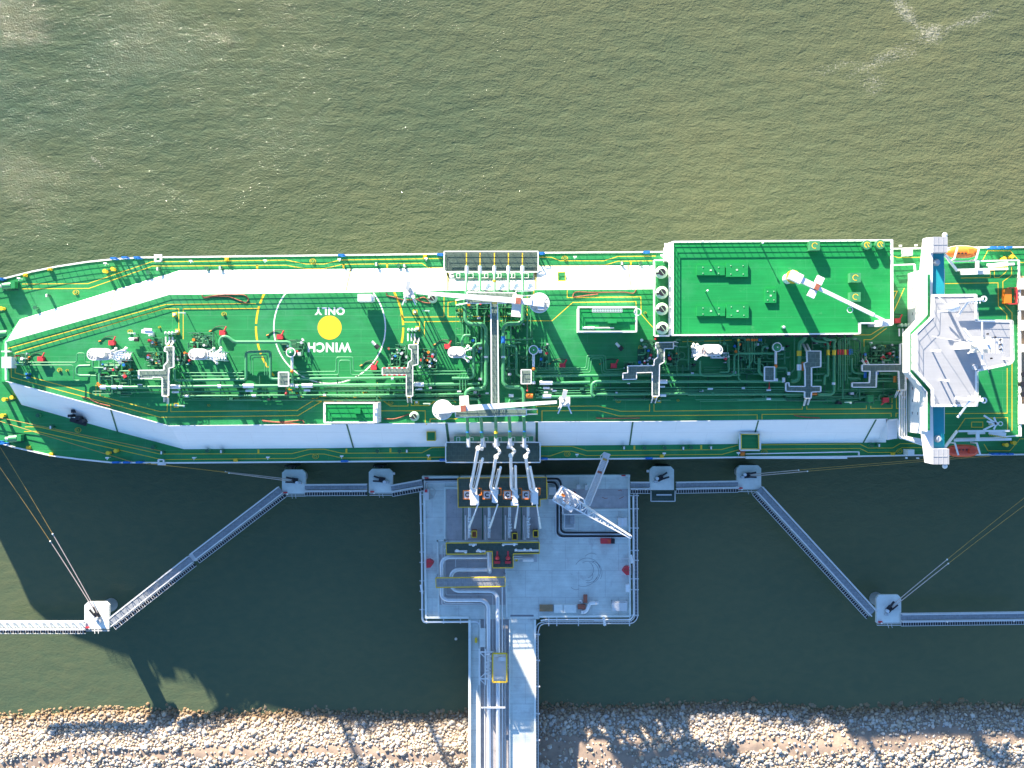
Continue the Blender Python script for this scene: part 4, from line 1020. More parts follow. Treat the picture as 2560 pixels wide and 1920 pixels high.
aft_ = [([(1352,958),(1475,956)],zp,.33),([(1640,953),(1490,954),(1480,960),(1479,985),(1486,991)],zp+.5,.35),([(1340,992),(1480,991)],zp-.2,.34),([(1486,986),(1720,984)],zp,.30),([(1720,986),(2010,985)],zp-.1,.28),
 ([(1345,970),(1960,968)],zp-.2,.17),([(1345,977),(1960,974)],zp-.3,.16),([(1345,983),(1960,980)],zp-.3,.13),([(1560,938),(1630,938)],zp,.30),([(1650,937),(1850,936)],zp,.33),([(1645,954),(1958,953)],zp,.33),
 ([(1340,920),(1465,920),(1468,888),(1505,888),(1514,890),(1515,925),(1560,922)],zp,.11),([(1340,925),(1470,925),(1474,892),(1508,893),(1510,930),(1556,930)],zp,.11),([(1340,931),(1476,931),(1479,896),(1502,897),(1505,934),(1556,934)],zp,.11),
 ([(1750,902),(1750,933),(1757,939),(1828,939),(1836,932),(1836,890),(1844,883),(1935,883)],26.2,.24),([(1846,842),(1846,946),(1852,952),(1872,952)],26.4,.16),([(1868,842),(1868,888),(1866,908)],26,.10),([(1872,842),(1872,900)],26,.10),([(1880,842),(1880,905),(1872,909)],26,.16),
 ([(1886,842),(1886,905),(1890,909),(1905,910),(1909,915),(1909,935)],26,.13),([(1892,842),(1892,862),(1888,868)],26,.13),([(1898,842),(1898,855)],26,.08),([(1903,842),(1903,855)],26,.08),
 ([(1920,866),(1910,866),(1906,872),(1906,882)],26,.25),([(1898,895),(1898,930),(1905,937),(1920,938)],26,.36),
 ([(2012,836),(2012,850),(1999,856),(1998,945),(1990,953),(1978,953)],26.6,.44),([(1986,840),(1986,926),(1975,933),(1972,945)],26.2,.13),([(1998,894),(2012,894)],26.4,.25),
 ([(2028,838),(2030,848),(2038,853),(2068,855),(2070,862),(2070,940),(2062,938),(2060,962)],26.2,.30),([(2057,838),(2062,849),(2090,850),(2085,858)],26.6,.30),([(2085,858),(2085,980),(2078,986),(2045,986)],26.4,.32),
 ([(2096,852),(2096,970),(2094,974)],26,.12),([(2101,852),(2101,968)],26,.16),([(2107,850),(2107,998)],26,.13),([(2113,845),(2113,952)],26,.18),([(2119,845),(2119,960)],26,.09),([(2124,845),(2124,915)],26,.09),
 ([(2128,875),(2142,876),(2147,880),(2148,905)],26,.08),([(2126,880),(2140,881),(2143,886),(2143,915)],26,.08),([(2126,886),(2136,887),(2138,892),(2138,922)],26,.08),([(2130,895),(2130,925),(2137,932),(2160,934)],26,.24),
 ([(2200,934),(2240,934)],26,.22),([(2124,947),(2150,946)],25.6,.2),([(2190,946),(2235,946)],25.7,.2),([(2190,953),(2235,952)],25.7,.2),([(2035,935),(2062,935)],25.7,.25),([(2035,951),(2055,951)],25.7,.25),
 ([(1966,990),(2005,990)],25.4,.13),([(1740,999),(2010,997),(2020,1002),(2090,1002)],25.2,.12),([(1750,1003),(1960,1001),(2100,999)],25.2,.1),([(2096,974),(2240,972)],25.3,.14),([(2028,978),(2240,977)],25.3,.1),([(2030,992),(2140,990),(2143,980),(2245,976)],25.3,.1),
 ([(2030,995),(2148,995)],25.2,.1),([(2148,972),(2149,992),(2151,1000)],25.4,.16),([(1650,920),(1740,920)],25.5,.08),([(1650,925),(1740,925)],25.5,.08),([(1760,918),(1830,918)],25.5,.07),([(1760,924),(1830,924)],25.5,.07),([(1760,930),(1830,930)],25.5,.07),
 ([(1848,912),(1848,930),(1860,932)],25.6,.07),([(1853,905),(1853,926),(1862,928)],25.6,.07),([(1700,880),(1712,882),(1712,895),(1692,897)],25.3,.1),([(1800,856),(1818,858),(1819,880)],25.4,.12)]
slv = [(1349,1381,957,zp,.47,'silver'),(1358,1374,970,zp-.2,.26,'silver'),(1380,1391,977,zp-.3,.22,'silver'),(1360,1370,981,zp-.3,.22,'silver'),(1356,1378,991,zp-.2,.44,'silver'),(1646,1668,954,zp,.5,'silver'),(1646,1662,967,zp-.2,.24,'silver'),(1648,1665,987,zp-.1,.42,'silver'),
 (1769,1782,972,zp-.2,.24,'silver'),(1748,1758,977,zp-.2,.24,'silver'),(1916,1927,975,zp-.2,.24,'silver'),(1916,1927,997,25.2,.24,'silver'),(1568,1575,955,zp,.42,'silver')]
bands = [(1846,848,1846,853,26.4,.26,'yellow'),(1867,847,1867,852,26,.2,'orange'),(1872,847,1872,852,26,.2,'orange'),(1880,847,1880,853,26,.24,'orange'),(1886,847,1886,853,26,.22,'orange'),(1892,847,1892,852,26,.22,'orange'),(1898,847,1898,853,26,.15,'blue'),(1903,847,1903,853,26,.15,'blue'),
 (1998,877,1998,890,26.6,.50,'yellow'),(2070,875,2070,888,26.2,.38,'yellow'),(2085,875,2085,888,26.4,.40,'yellow'),(2095,874,2095,887,26,.2,'red'),(2101,874,2101,887,26,.2,'red'),(2107,874,2107,887,26,.17,'red'),(2113,874,2113,887,26,.24,'yellow'),(2119,874,2119,887,26,.14,'red'),(2124,874,2124,887,26,.14,'blue'),
 (1998,911,1998,926,26.6,.55,'silver'),(2007,905,2007,927,26.6,.3,'orange'),(1972,930,1972,938,26.2,.35,'silver'),(1959,944,1959,956,26,.36,'silver'),(2084,956,2084,962,26.4,.4,'silver'),(2028,984,2042,984,25.9,.3,'orange'),(2237,940,2237,956,26,.34,'orange'),(2182,933,2196,933,26,.3,'blue'),(2163,930,2163,945,26,.35,'blue'),(2267,938,2267,948,26,.4,'orange')]
bands += [(2124,874+i*4,2132,874+i*4,25.9,.1,'blue') for i in range(4)]
piping('dark green pipe runs between midship and the accommodation tower', (1800,950), aft_, slv, bands)
# goal post supports
f = thing('pipe_support', 'x', 'pipe support', W(454,965,ZT), 'dark green frames carrying the deck pipes')
m = MB(); m.pbox(452.8,940,455.2,996,25.0,25.2)
part('cross_beam', m, 'dark_green', f)
for y in (942,968,994): part('leg', MB().pbox(453,y-1,455,y+1,ZT,24.99), 'dark_green', f)
xs_ = [454+48.5*k for k in range(38) if not (1195 < 454+48.5*k < 1290)]
f['label'] = 'dark green pipe frame nearest the bow'
for k, x in enumerate(xs_[1:]):
    y = 965 - (x-454)*.004
    dup(f, W(x,y,ZT)-W(454,965,ZT), 'dark green pipe frame %s' % where(x, 965))

# ---- valve stations: low thickets of thin pipe, wheels and flanges
def valve_station(px0, py0, px1, py1, seed, n, lab, cols=('white','blue','red','pipe_green','dark_green','steel','dark_green','pipe_green','steel','black','orange')):
    r = random.Random(seed); c = W((px0+px1)/2,(py0+py1)/2,ZT)
    t = thing('valve_station', lab, 'valves', c, 'clusters of small valves and pipes on the trunk deck')
    def P(u, v, z): q = W(px0+u*(px1-px0), py0+v*(py1-py0), ZT+1); return Vector((q.x,q.y,z))
    part('base_skid', MB().box(P(.1,.1,0).x,P(.1,.1,0).y,P(.9,.9,0).x,P(.9,.9,0).y,ZT+.02,ZT+.14), 'dark_green', t)
    for k in range(n):
        z = ZT+.5+r.random()*1.7; u = r.random(); v = r.random(); m = MB()
        w = r.choice((.07,.1,.14,.2))
        if r.random() < .5: m.tube([P(u,v,z),P(min(1,u+r.uniform(.2,.6)),v,z),P(min(1,u+.3),min(1,v+r.uniform(.2,.5)),z)], w, .4, 6)
        else: m.tube([P(u,v,z),P(u,min(1,v+r.uniform(.2,.7)),z),P(max(0,u-r.uniform(.1,.4)),min(1,v+.4),z)], w, .4, 6)
        part('small_pipe', m, r.choice(('pipe_green','pipe_green','dark_green')), t)
    for k in range(n):
        z = ZT+1.2+r.random()*1.3; q = P(r.random(), r.random(), z); mt = r.choice(cols)
        m = MB(); s = r.uniform(.16,.34)
        m.cyl((q.x,q.y), s*.5, ZT+.2, z-.05, 8); m.cyl((q.x,q.y), s, z-.05, z+.12, 10)
        part('valve', m, mt, t)
    if r.random() < .6:
        m = MB(); a = P(0,0,ZT+2); b = P(1,1,ZT+2); m.rail([(a.x,a.y,ZT),(b.x,a.y,ZT),(b.x,b.y,ZT),(a.x,b.y,ZT)], h=2.2, step=3, top=.12, low=.06, n=2)
        part('pipe_cage', m, 'pipe_green', t)
for i, (a, b, c_, d_, n_) in enumerate(((42,883,70,912,11),(365,880,412,915,14),(366,845,410,866,6),(445,878,478,912,13),(473,832,536,872,14),(700,845,760,880,8),(735,872,758,890,6),(970,872,1020,918,16),(990,862,1015,880,7),
    (1048,872,1092,922,16),(1065,895,1078,915,7),(1165,754,1226,772,12),(1246,754,1312,770,10),(1345,858,1372,925,10),(1600,846,1640,870,8),(1590,868,1640,912,14),(1664,880,1692,915,10),(1560,905,1590,925,6),(1800,884,1822,898,8),(1835,845,1860,900,7),(2170,855,2250,908,22),(2196,880,2232,908,12),
    (1180,845,1205,880,8),(2150,880,2166,905,6),(60,930,74,945,4),(300,900,330,935,9),(255,905,300,925,9))):
    valve_station(a,b,c_,d_,i,n_,'cluster of small valves %s' % where((a+c_)/2,(b+d_)/2))
# leg posts with grey caps standing in threes
f = thing('level_gauge_trio', 'x', 'gauges', W(424,840,ZT), 'trios of pale capped gauge posts')
for k, x in enumerate((414,423,431)):
    q = W(x,833,ZT+2.2); part('gauge_post', MB().cyl((q.x,q.y),.28,ZT,ZT+2.2,10).ball((q.x,q.y,ZT+2.2),.30,.42,.25,10,6), 'pipe_white', f)
    q = W(x,850,ZT+1.4); part('white_tube', MB().box(q.x-.13,q.y-.9,q.x+.13,q.y+.7,ZT+1.1,ZT+1.4), 'white', f)
dupset(f, [(424,840),(1026,832),(2248,820)], ZT, lambda x,y: 'three capped gauge posts %s' % where(x,y))

# ---- red hose boxes and their black hoses
f = thing('hose_box', 'x', 'hose box', W(278,857,ZT), 'red fire hose boxes on the deck')
m = MB(); q = W(278,857,ZT+1.1); m.box(q.x-.62,q.y-.5,q.x+.62,q.y+.5,ZT,ZT+1.1); part('box_body', m, 'red', f)
part('nozzle_arm', MB().tube([(q.x+.4,q.y+.3,ZT+1),(q.x+.9,q.y+1.3,ZT+1.1)],.16,seg=8), 'red', f)
part('black_hose', MB().tube([(q.x+.9,q.y+1.3,ZT+1.0),(q.x-.6,q.y+1.5,ZT+.2),(q.x-1.8,q.y+1.2,ZT+.1),(q.x-2.5,q.y+.5,ZT+.1)],.07,1.0,6), 'black', f)
part('hose_nozzle', MB().tube([(q.x-2.5,q.y+.5,ZT+.12),(q.x-3.0,q.y+.3,ZT+.12)],.12,seg=6), 'orange', f)
dupset(f, [(278,857),(101,897),(554,832),(697,842),(931,918),(1114,866),(1401,914),(1529,914),(2236,802),(2061,864)], ZT, lambda x,y: 'red fire hose box %s' % where(x,y))
f = thing('hose_box', 'red fire hose box at the lower right below the dark L shaped bridge', 'hose box', W(2215,1000,ZT), 'red fire hose boxes on the deck')
q = W(2215,1000,ZT+1.1); part('box_body', MB().box(q.x-.65,q.y-.5,q.x+.65,q.y+.5,ZT,ZT+1.1), 'red', f)
part('nozzle_arm', MB().tube([(q.x-.2,q.y-.4,ZT+1),(q.x-1,q.y-1.0,ZT+1.1)],.14,seg=8), 'red', f)

# ---- red brown hoses lying along the slope tops
for pts, lab in (([(505,736),(507,744),(530,740),(560,736),(612,737),(623,748),(616,758),(600,752),(575,742),(540,741),(510,745)],'long looped brown hose below the upper slope left of the winch circle'),
    ([(965,733),(968,740),(985,742),(1005,750),(1040,749),(1060,742),(1070,750),(1078,758),(1060,757),(1042,748)],'brown hose curling under the upper boom rest'),
    ([(1432,742),(1434,732),(1445,729),(1480,731),(1560,730),(1585,734),(1591,724)],'brown hose right of the upper crane pedestal'),
    ([(1435,743),(1470,738),(1495,735)],'short brown hose end right of the upper crane pedestal'),
    ([(655,1051),(690,1055),(720,1054),(755,1050),(762,1056),(755,1062),(735,1059),(700,1057),(658,1053)],'long looped salmon hose left of the small green roofed house'),
    ([(960,1047),(985,1048),(1005,1042),(1022,1035)],'salmon hose between the small green roofed house and the vent cowl'),
    ([(205,992),(222,996),(245,1008),(278,1016)],'salmon hose along the lower slope near the bow'),
    ([(1490,1045),(1530,1046),(1600,1045)],'dark red hose along the lower slope right of midship'),
    ([(1985,1038),(2010,1043),(2050,1045)],'dark red hose along the lower slope near the tower')):
    q = W(pts[0][0],pts[0][1],ZT)
    solo('hose', MB().tube([W(x,y,ZT+.1) for x,y in pts], .11, .8, 6), 'rust', lab, 'hose', q, 'hoses lying on the trunk deck')

# ---- oval hatches with yellow rings
def hatch(px, py, z, rpx, lab):
    c = W(px,py,z); k = (ZC-z)/F; t = thing('manhole_hatch', lab, 'hatch', c, 'yellow ringed oval hatches')
    r = rpx/2*k
    part('painted_ring', MB().ring((c.x,c.y), r*.86, r*1.0, z+.004, z+.02, 28, sy=.8), 'yellow', t)
    part('lid', MB().cyl((c.x,c.y), r*.55, z+.01, z+.3, 18, sy=.8), 'deck_green', t)
    part('lid_ring', MB().ring((c.x,c.y), r*.42, r*.52, z+.301, z+.33, 20, sy=.8), 'yellow', t)
    return t
f = hatch(190,731,ZD,16,'x')
dupset(f, [(190,731),(782,653),(1412,646),(195,1075),(789,1141),(1418,1135),(1911,1131),(2249,1128)], ZD, lambda x,y: 'oval side deck hatch %s' % where(x,y))
f = hatch(325,829,ZT,13,'x')
dupset(f, [(325,829),(560,785),(1150,777),(149,925),(976,1007),(1546,1002),(2210,866),(1602,869),(394,886),(997,879)], ZT, lambda x,y: 'oval green hatch %s' % where(x,y))
f = hatch(399,818,ZT,7.5,'x')
dupset(f, [(399,818),(168,926),(522,1013),(1137,997),(1695,1001),(1613,782),(1004,788)], ZT, lambda x,y: 'tiny round hatch %s' % where(x,y))
f = thing('square_hatch', 'x', 'hatch', W(435,786,ZT), 'small square hatches with yellow frames')
q = W(435,786,ZT+.5)
part('painted_frame', MB().strip([(q.x-.42,q.y-.42),(q.x+.42,q.y-.42),(q.x+.42,q.y+.42),(q.x-.42,q.y+.42)], ZT+.002, .14, h=.02, closed=True), 'yellow', f)
part('white_lid', MB().box(q.x-.26,q.y-.2,q.x+.26,q.y+.26,ZT+.01,ZT+.5), 'white', f)
dupset(f, [(435,786),(442,828),(1036,780),(439,1013),(1040,1005),(1645,1001),(1043,821),(2257,993)], ZT, lambda x,y: 'square yellow framed hatch %s' % where(x,y))

# ---- side deck fittings
f = thing('roller_fairlead', 'x', 'fairlead', W(290,648,ZD), 'blue mooring fairleads along the ship sides')
q = W(290,648,ZD)
m = MB(); m.box(q.x-.62,q.y-.16,q.x+.62,q.y+.24,ZD+1.5,ZD+1.9); m.box(q.x-.5,q.y-.14,q.x+.5,q.y+.2,ZD+1.9,ZD+2.1); part('top_lip', m, 'blue', f)
for dx in (-.6,.6): part('side_roller', MB().cyl((q.x+dx,q.y),.2,ZD,ZD+1.5,12), 'blue', f)
part('sill', MB().box(q.x-.75,q.y-.2,q.x+.75,q.y+.2,ZD+.01,ZD+.35), 'blue', f)
fl = [(290,648),(318,646),(348,646),(8,699),(856,640),(1102,638),(1353,635),(1615,632),(2476,621),(2495,621),(2515,621),(15,1108),(2,1104),(295,1155),(322,1155),(353,1155),(863,1152),(1108,1149),(1360,1146),(1621,1145),(2480,1134),(2498,1134),(2518,1134)]
dupset(f, fl, ZD, lambda x,y: 'blue %s rail fairlead %s' % ('upper' if y < 900 else 'lower', where(x,y)))
f = thing('bollard_pair', 'x', 'bollards', W(278,676,ZD), 'yellow mooring bollards')
q = W(278,676,ZD)
for dx, dy in ((-.85,-.3),(.85,.15)):
    part('bollard', MB().cyl((q.x+dx,q.y+dy),.34,ZD+.12,ZD+1.7,14).cyl((q.x+dx,q.y+dy),.44,ZD+1.7,ZD+1.85,14), 'yellow', f)
part('bollard_base', MB().beam((q.x-1.2,q.y-.35,ZD+.07),(q.x+1.2,q.y+.2,ZD+.07),.7,.12), 'dark_green', f)
dupset(f, [(278,676),(286,1128),(2,774),(28,995),(4,1040),(2512,645),(2518,1108)], ZD, lambda x,y: 'pair of yellow bollards %s' % where(x,y))
f = thing('deck_light_post', 'x', 'lamp post', W(272,661,ZD), 'small white light posts along the side decks')
q = W(272,661,ZD); part('post', MB().cyl((q.x,q.y),.06,ZD,ZD+2.2,6), 'white', f); part('lamp_head', MB().box(q.x-.35,q.y-.12,q.x+.35,q.y+.18,ZD+2.2,ZD+2.4).box(q.x-.06,q.y-.5,q.x+.06,q.y-.12,ZD+2.2,ZD+2.3), 'white', f)
dupset(f, [(272,661),(58,698),(484,655),(668,654),(852,651),(1067,649),(1436,645),(1652,641),(277,1143),(492,1143),(675,1142),(858,1139),(1073,1137),(1441,1135),(1657,1132),(1841,1131)], ZD, lambda x,y: 'small white %s deck lamp %s' % ('upper' if y < 900 else 'lower', where(x,y)))
f = thing('mushroom_vent', 'x', 'ventilator', W(125,740,ZD), 'small white and green deck vents')
q = W(125,740,ZD)
part('stem', MB().cyl((q.x,q.y),.32,ZD,ZD+1.5,10), 'dark_green', f); part('hood', MB().ball((q.x,q.y,ZD+1.5),.48,.48,.42,12,6,0), 'dark_green', f); part('lever', MB().box(q.x-.15,q.y-.35,q.x+.15,q.y+.25,ZD+1.93,ZD+2.0), 'white', f)
dupset(f, [(125,740),(400,674),(555,671),(943,662),(1013,666),(1553,660),(135,1067),(410,1130),(558,1127),(1019,1126),(1558,1118),(1774,1118),(1705,1119),(2191,1112),(2252,990)], ZD, lambda x,y: 'small hooded vent %s' % where(x,y))
f = thing('mooring_winch', 'x', 'winch', W(25,716,ZD), 'green mooring winches near the bow')
q = W(25,716,ZD)
part('drum', MB().tube([(q.x-.9,q.y,ZD+1.3),(q.x+.9,q.y+.1,ZD+1.3)],.75,seg=14), 'pipe_green', f)
part('gear_case', MB().box(q.x+1.0,q.y-.5,q.x+1.9,q.y+.9,ZD,ZD+2.0), 'deck_green', f)
part('winch_bed', MB().box(q.x-1.6,q.y-.9,q.x+2.0,q.y+1.0,ZD+.01,ZD+.3), 'dark_green', f)
part('warping_end', MB().tube([(q.x-1.7,q.y,ZD+1.3),(q.x-1.0,q.y,ZD+1.3)],.35,seg=12), 'cream', f)
dupset(f, [(25,716),(40,1096),(15,835)], ZD, lambda x,y: 'green mooring winch %s' % where(x,y))
f = thing('pedestal_roller', 'x', 'roller', W(93,770,ZD), 'single green pedestal rollers')
q = W(93,770,ZD); part('pedestal', MB().cyl((q.x,q.y),.4,ZD,ZD+1.0,12,r2=.25), 'pipe_green', f); part('roller', MB().cyl((q.x,q.y),.42,ZD+1.0,ZD+1.4,14), 'dark_green', f)
dupset(f, [(93,770),(374,682),(520,672),(998,665),(1600,659),(100,1038),(386,1117),(522,1126),(945,1127),(1000,1127),(1726,1118),(1660,1119),(1610,1119),(2175,1113)], ZD, lambda x,y: 'single green roller %s' % where(x,y))
f = thing('yellow_valve_box', 'x', 'valve box', W(65,688,ZD), 'yellow valve boxes at the rail')
q = W(65,688,ZD); part('box_body', MB().box(q.x-.4,q.y-.35,q.x+.4,q.y+.35,ZD,ZD+.7), 'yellow', f); part('handle', MB().cyl((q.x,q.y),.18,ZD+.71,ZD+.95,8), 'yellow', f)
dupset(f, [(65,688),(126,673),(568,648),(1063,641),(73,1119),(130,1136),(590,1150),(1073,1146),(1654,1140),(2231,1135)], ZD, lambda x,y: 'yellow %s rail valve box %s' % ('upper' if y < 900 else 'lower', where(x,y)))
f = thing('deck_floodlight', 'x', 'floodlight', W(355,832,ZT), 'T shaped floodlight posts on the trunk deck')
q = W(345,835,ZT); f.location = (q.x,q.y,ZT)
part('post', MB().cyl((q.x,q.y),.09,ZT,ZT+4.2,8), 'pipe_green', f); part('crosshead', MB().box(q.x-.7,q.y-.12,q.x+.7,q.y+.12,ZT+4.2,ZT+4.4), 'pipe_white', f)
part('lamp', MB().box(q.x+.45,q.y-.3,q.x+.8,q.y+.1,ZT+4.0,ZT+4.19), 'white', f)
dupset(f, [(345,835),(468,785),(1068,780),(1070,1008),(466,1013),(2105,1005)], ZT, lambda x,y: 'T shaped floodlight post %s' % where(x,y))
t = thing('antenna_bracket', 'white bracket shaped box above the forward pipe bridge', 'antenna', W(368,828,ZT))
part('main_arm', MB().beam(W(354,828,ZT+3),W(382,832,ZT+3),.75,.3), 'white', t); part('side_arm', MB().beam(W(360,823,ZT+3.2),W(380,824,ZT+3.2),.5,.3), 'white', t); part('post', MB().pbox(371,829,375,840,ZT,ZT+3.1), 'white', t)
for i,(x,y,a) in enumerate(((335,848,0),(938,862,.8),(1548,866,.8))):
    q = W(x,y,ZT+1); t = thing('spill_pump', 'dark cylinder with a white end %s' % where(x,y), 'pump', (q.x,q.y,ZT), 'portable pumps on the trunk deck')
    dd_ = Vector((math.cos(a),-math.sin(a),0))
    part('motor', MB().tube([q+dd_*.1,q+dd_*1.0],.5,seg=12), 'black', t); part('white_end', MB().tube([q-dd_*1.0,q+dd_*.09],.3,seg=10), 'silver', t)
# things on the big roof
def roof_fan(px,py,lab,r=1.0):
    c = W(px,py,ZR+1.3); t = thing('roof_fan', lab, 'roof fan', (c.x,c.y,ZR), 'green roof fans with yellow marks')
    part('fan_case', MB().cyl((c.x,c.y),r,ZR+.01,ZR+1.3,20), 'pipe_green', t)
    part('yellow_mark', MB().ring((c.x,c.y),r*.45,r*.65,ZR+1.301,ZR+1.33,16,.3,4.6), 'yellow', t); part('mark_bar', MB().beam((c.x-.2,c.y+.5,ZR+1.35),(c.x+.4,c.y-.5,ZR+1.35),.14,.04), 'yellow', t)
    return t
roof_fan(2168,612,'left of the two round roof fans at the upper right roof corner',.95); roof_fan(2201,611,'right of the two round roof fans at the upper right roof corner',.95)
for x,y,l in ((2139,694,'upper of the two square roof boxes with yellow marks near the roof crane boom'),(2139,742,'lower of the two square roof boxes with yellow marks under the roof crane boom'),(2037,614,'square roof box with yellow mark at the top roof edge')):
    c = W(x,y,ZR+1.8); t = thing('roof_box', l, 'roof box', (c.x,c.y,ZR), 'square green boxes on the big roof')
    part('box_body', MB().box(c.x-1.05,c.y-.95,c.x+1.05,c.y+.95,ZR+.01,ZR+1.8), 'pipe_green', t); part('yellow_mark', MB().ring((c.x,c.y),.48,.62,ZR+1.801,ZR+1.83,18,.4,5.2), 'yellow', t)
for x,y,l in ((1768,727,'twin white capped posts in the middle of the green roof'),(1756,605,'small white capped post at the top left roof edge'),(1906,608,'post at the top roof edge left of the roof crane')):
    c = W(x,y,ZR+2); t = thing('roof_post', l, 'post', (c.x,c.y,ZR), 'thin posts on the big roof')
    part('post', MB().cyl((c.x,c.y),.1,ZR+.01,ZR+2.4,8), 'pipe_green', t); part('cap', MB().ball((c.x,c.y,ZR+2.5),.22,.22,.2,8,5), 'white', t)
t = thing('vent_goose', 'round silver topped vent at the lower right edge of the green roof', 'ventilator', W(1960,818,ZR)); c = W(1960,818,ZR+1)
part('vent_head', MB().cyl((c.x,c.y),.42,ZR+.01,ZR+1,14), 'pipe_green', t); part('cap', MB().ball((c.x,c.y,ZR+1),.3,.3,.2,10,5), 'silver', t)
t = thing('cooling_unit', 'pale blue rack with four round fans below the fourth vent mast', 'cooler', W(1800,890,ZT))
part('frame', MB().pbox(1779,881,1822,896,ZT+.01,ZT+2), 'light_grey', t)
for k in range(4): c = W(1785+k*10,888,ZT+2); part('fan', MB().ring((c.x,c.y),.2,.36,ZT+2.01,ZT+2.15,14), 'dark_green', t)
t = thing('equipment_cabinet', 'green cabinet below the dark L shaped bridge', 'cabinet', W(2176,998,ZT)); part('cabinet_body', MB().pbox(2169,987,2184,1005,ZT,ZT+2.2), 'pipe_green', t); part('cabinet_lid', MB().pbox(2170,988,2183,1004,ZT+2.21,ZT+2.3), 'deck_green', t)
t = thing('pilot_ladder_box', 'white locker at the lower rail near the bridge wing', 'locker', W(2278,1133,ZD)); part('locker_body', MB().pbox(2270,1124,2286,1140,ZD,ZD+3), 'white', t); part('davit_foot', MB().pbox(2265,1143,2269,1147,ZD+1,ZD+1.5).pbox(2292,1144,2298,1147,ZD+1,ZD+1.5), 'white', t)
t = thing('pilot_ladder_box', 'white locker at the upper rail near the bridge wing', 'locker', W(2274,628,ZD)); part('locker_body', MB().pbox(2265,620,2282,638,ZD,ZD+3), 'white', t); part('davit_foot', MB().pbox(2249,612,2255,616,ZD+1,ZD+1.5).pbox(2288,611,2294,615,ZD+1,ZD+1.5), 'white', t)
# accommodation ladders along the lower side aft
t = thing('accommodation_ladder', 'long white stowed ladder along the lower rail aft of midship', 'ladder', W(1990,1142,ZD))
part('ladder_beam', MB().pbox(1865,1140.5,2118,1147,ZD+.2,ZD+.9), 'white', t); part('inner_rail', MB().prail([(1862,1134),(2122,1129),(2144,1129),(2144,1141)],ZD,h=1.1,top=.22,step=2), 'white', t)
part('orange_winch', MB().pbox(1853,1131,1862,1139,ZD,ZD+1.4), 'orange', t); part('red_box', MB().pbox(1850,1124,1864,1131,ZD,ZD+1.6), 'rust', t)
for y,l,s in ((1112.5,'lower',-1),(668,'upper',1)):
    pass
t = thing('side_platform', 'small white platform sticking out over the upper rail near the bow', 'platform', W(395,641,ZD)); part('plate', MB().pbox(385,636,405,642,ZD+.2,ZD+.4), 'white', t); part('frame', MB().prail([(393,643),(407,643),(407,655),(393,655)],ZD,h=1.6,closed=True,top=.3), 'white', t)
t = thing('side_platform', 'small white platform sticking out over the lower rail near the bow', 'platform', W(405,1158,ZD)); part('plate', MB().pbox(394,1157,414,1163,ZD+.2,ZD+.4), 'white', t); part('frame', MB().prail([(401,1148),(414,1148),(414,1157),(401,1157)],ZD,h=1.6,closed=True,top=.25), 'white', t)

# ---- lifeboats
def lifeboat(px, py, z, m_, lab, sgn):
    c = W(px,py,z); t = thing('lifeboat', lab, 'lifeboat', (c.x,c.y,z-1.2), 'enclosed lifeboats hanging at the aft sides')
    L, B = 3.5, 1.28
    def loft(zs, sc, x0=-1, x1=1, nn=16):
        vs = []; m = MB(); ns = 10
        for i in range(nn+1):
            u = x0+(x1-x0)*i/nn; w = max(.06,(1-abs(u)**3.2))**.6
            for k, (yy, zz) in enumerate(sc): vs.append((c.x+u*L, c.y+yy*B*w, z+zz*(.45+.55*w)))
        k = len(sc); fs = [(i*k+j,(i+1)*k+j,(i+1)*k+(j+1)%k,i*k+(j+1)%k) for i in range(nn) for j in range(k)]
        fs += [tuple(range(k)), tuple(range(nn*k+k-1,nn*k-1,-1))]
        return m.add(vs, fs, True)
    part('hull', loft(0, [(-1,0),(-.85,-.7),(-.3,-1.15),(.3,-1.15),(.85,-.7),(1,0)]), m_, t)
    cn = part('canopy', loft(0, [(1,.02),(.92,.45),(.6,.85),(0,1.02),(-.6,.85),(-.92,.45),(-1,.02)], -.97, .9), m_, t)
    part('rubbing_strake', loft(0, [(1.04,-.06),(1.04,.1),(-1.04,.1),(-1.04,-.06)]), 'cream' if m_ == 'boat_orange' else 'orange', t)
    part('conning_tower', MB().box(c.x+.9,c.y-.5,c.x+2.0,c.y+.5,z+.8,z+1.55), m_, t)
    for k in range(4): part('canopy_window', MB().box(c.x-1.9+k*.75,c.y-.2-.32*sgn,c.x-1.55+k*.75,c.y+.1-.32*sgn,z+.9,z+1.0), 'black', cn)
    d_ = MB(); y = c.y - sgn*1.7
    for dx in (-2.2,2.4): d_.beam((c.x+dx,y,z-1.5),(c.x+dx,y,z+1.6),.3); d_.beam((c.x+dx,y,z+1.6),(c.x+dx+.6,c.y+sgn*.8,z+1.9),.3)
    part('davit', d_, 'white', t)
lifeboat(2404,630,25.5,'boat_orange','bright orange lifeboat behind the upper bridge wing',1)
lifeboat(2406,1127,25.5,'boat_shade_lid_red','orange lifeboat with shade painted in as red behind the lower bridge wing',-1)  # an orange boat; the redder colour paints in its shade
t = thing('rescue_boat_box', 'orange boxed rescue craft near the stern edge', 'rescue boat', W(2521,740,ZA)); part('box_body', MB().pbox(2512,723,2529,758,ZA+.04,ZA+1.5), 'orange', t); part('cradle', MB().prail([(2514,721),(2534,721),(2534,761),(2514,761)],ZA+.04,h=1.6,top=.2), 'red', t)
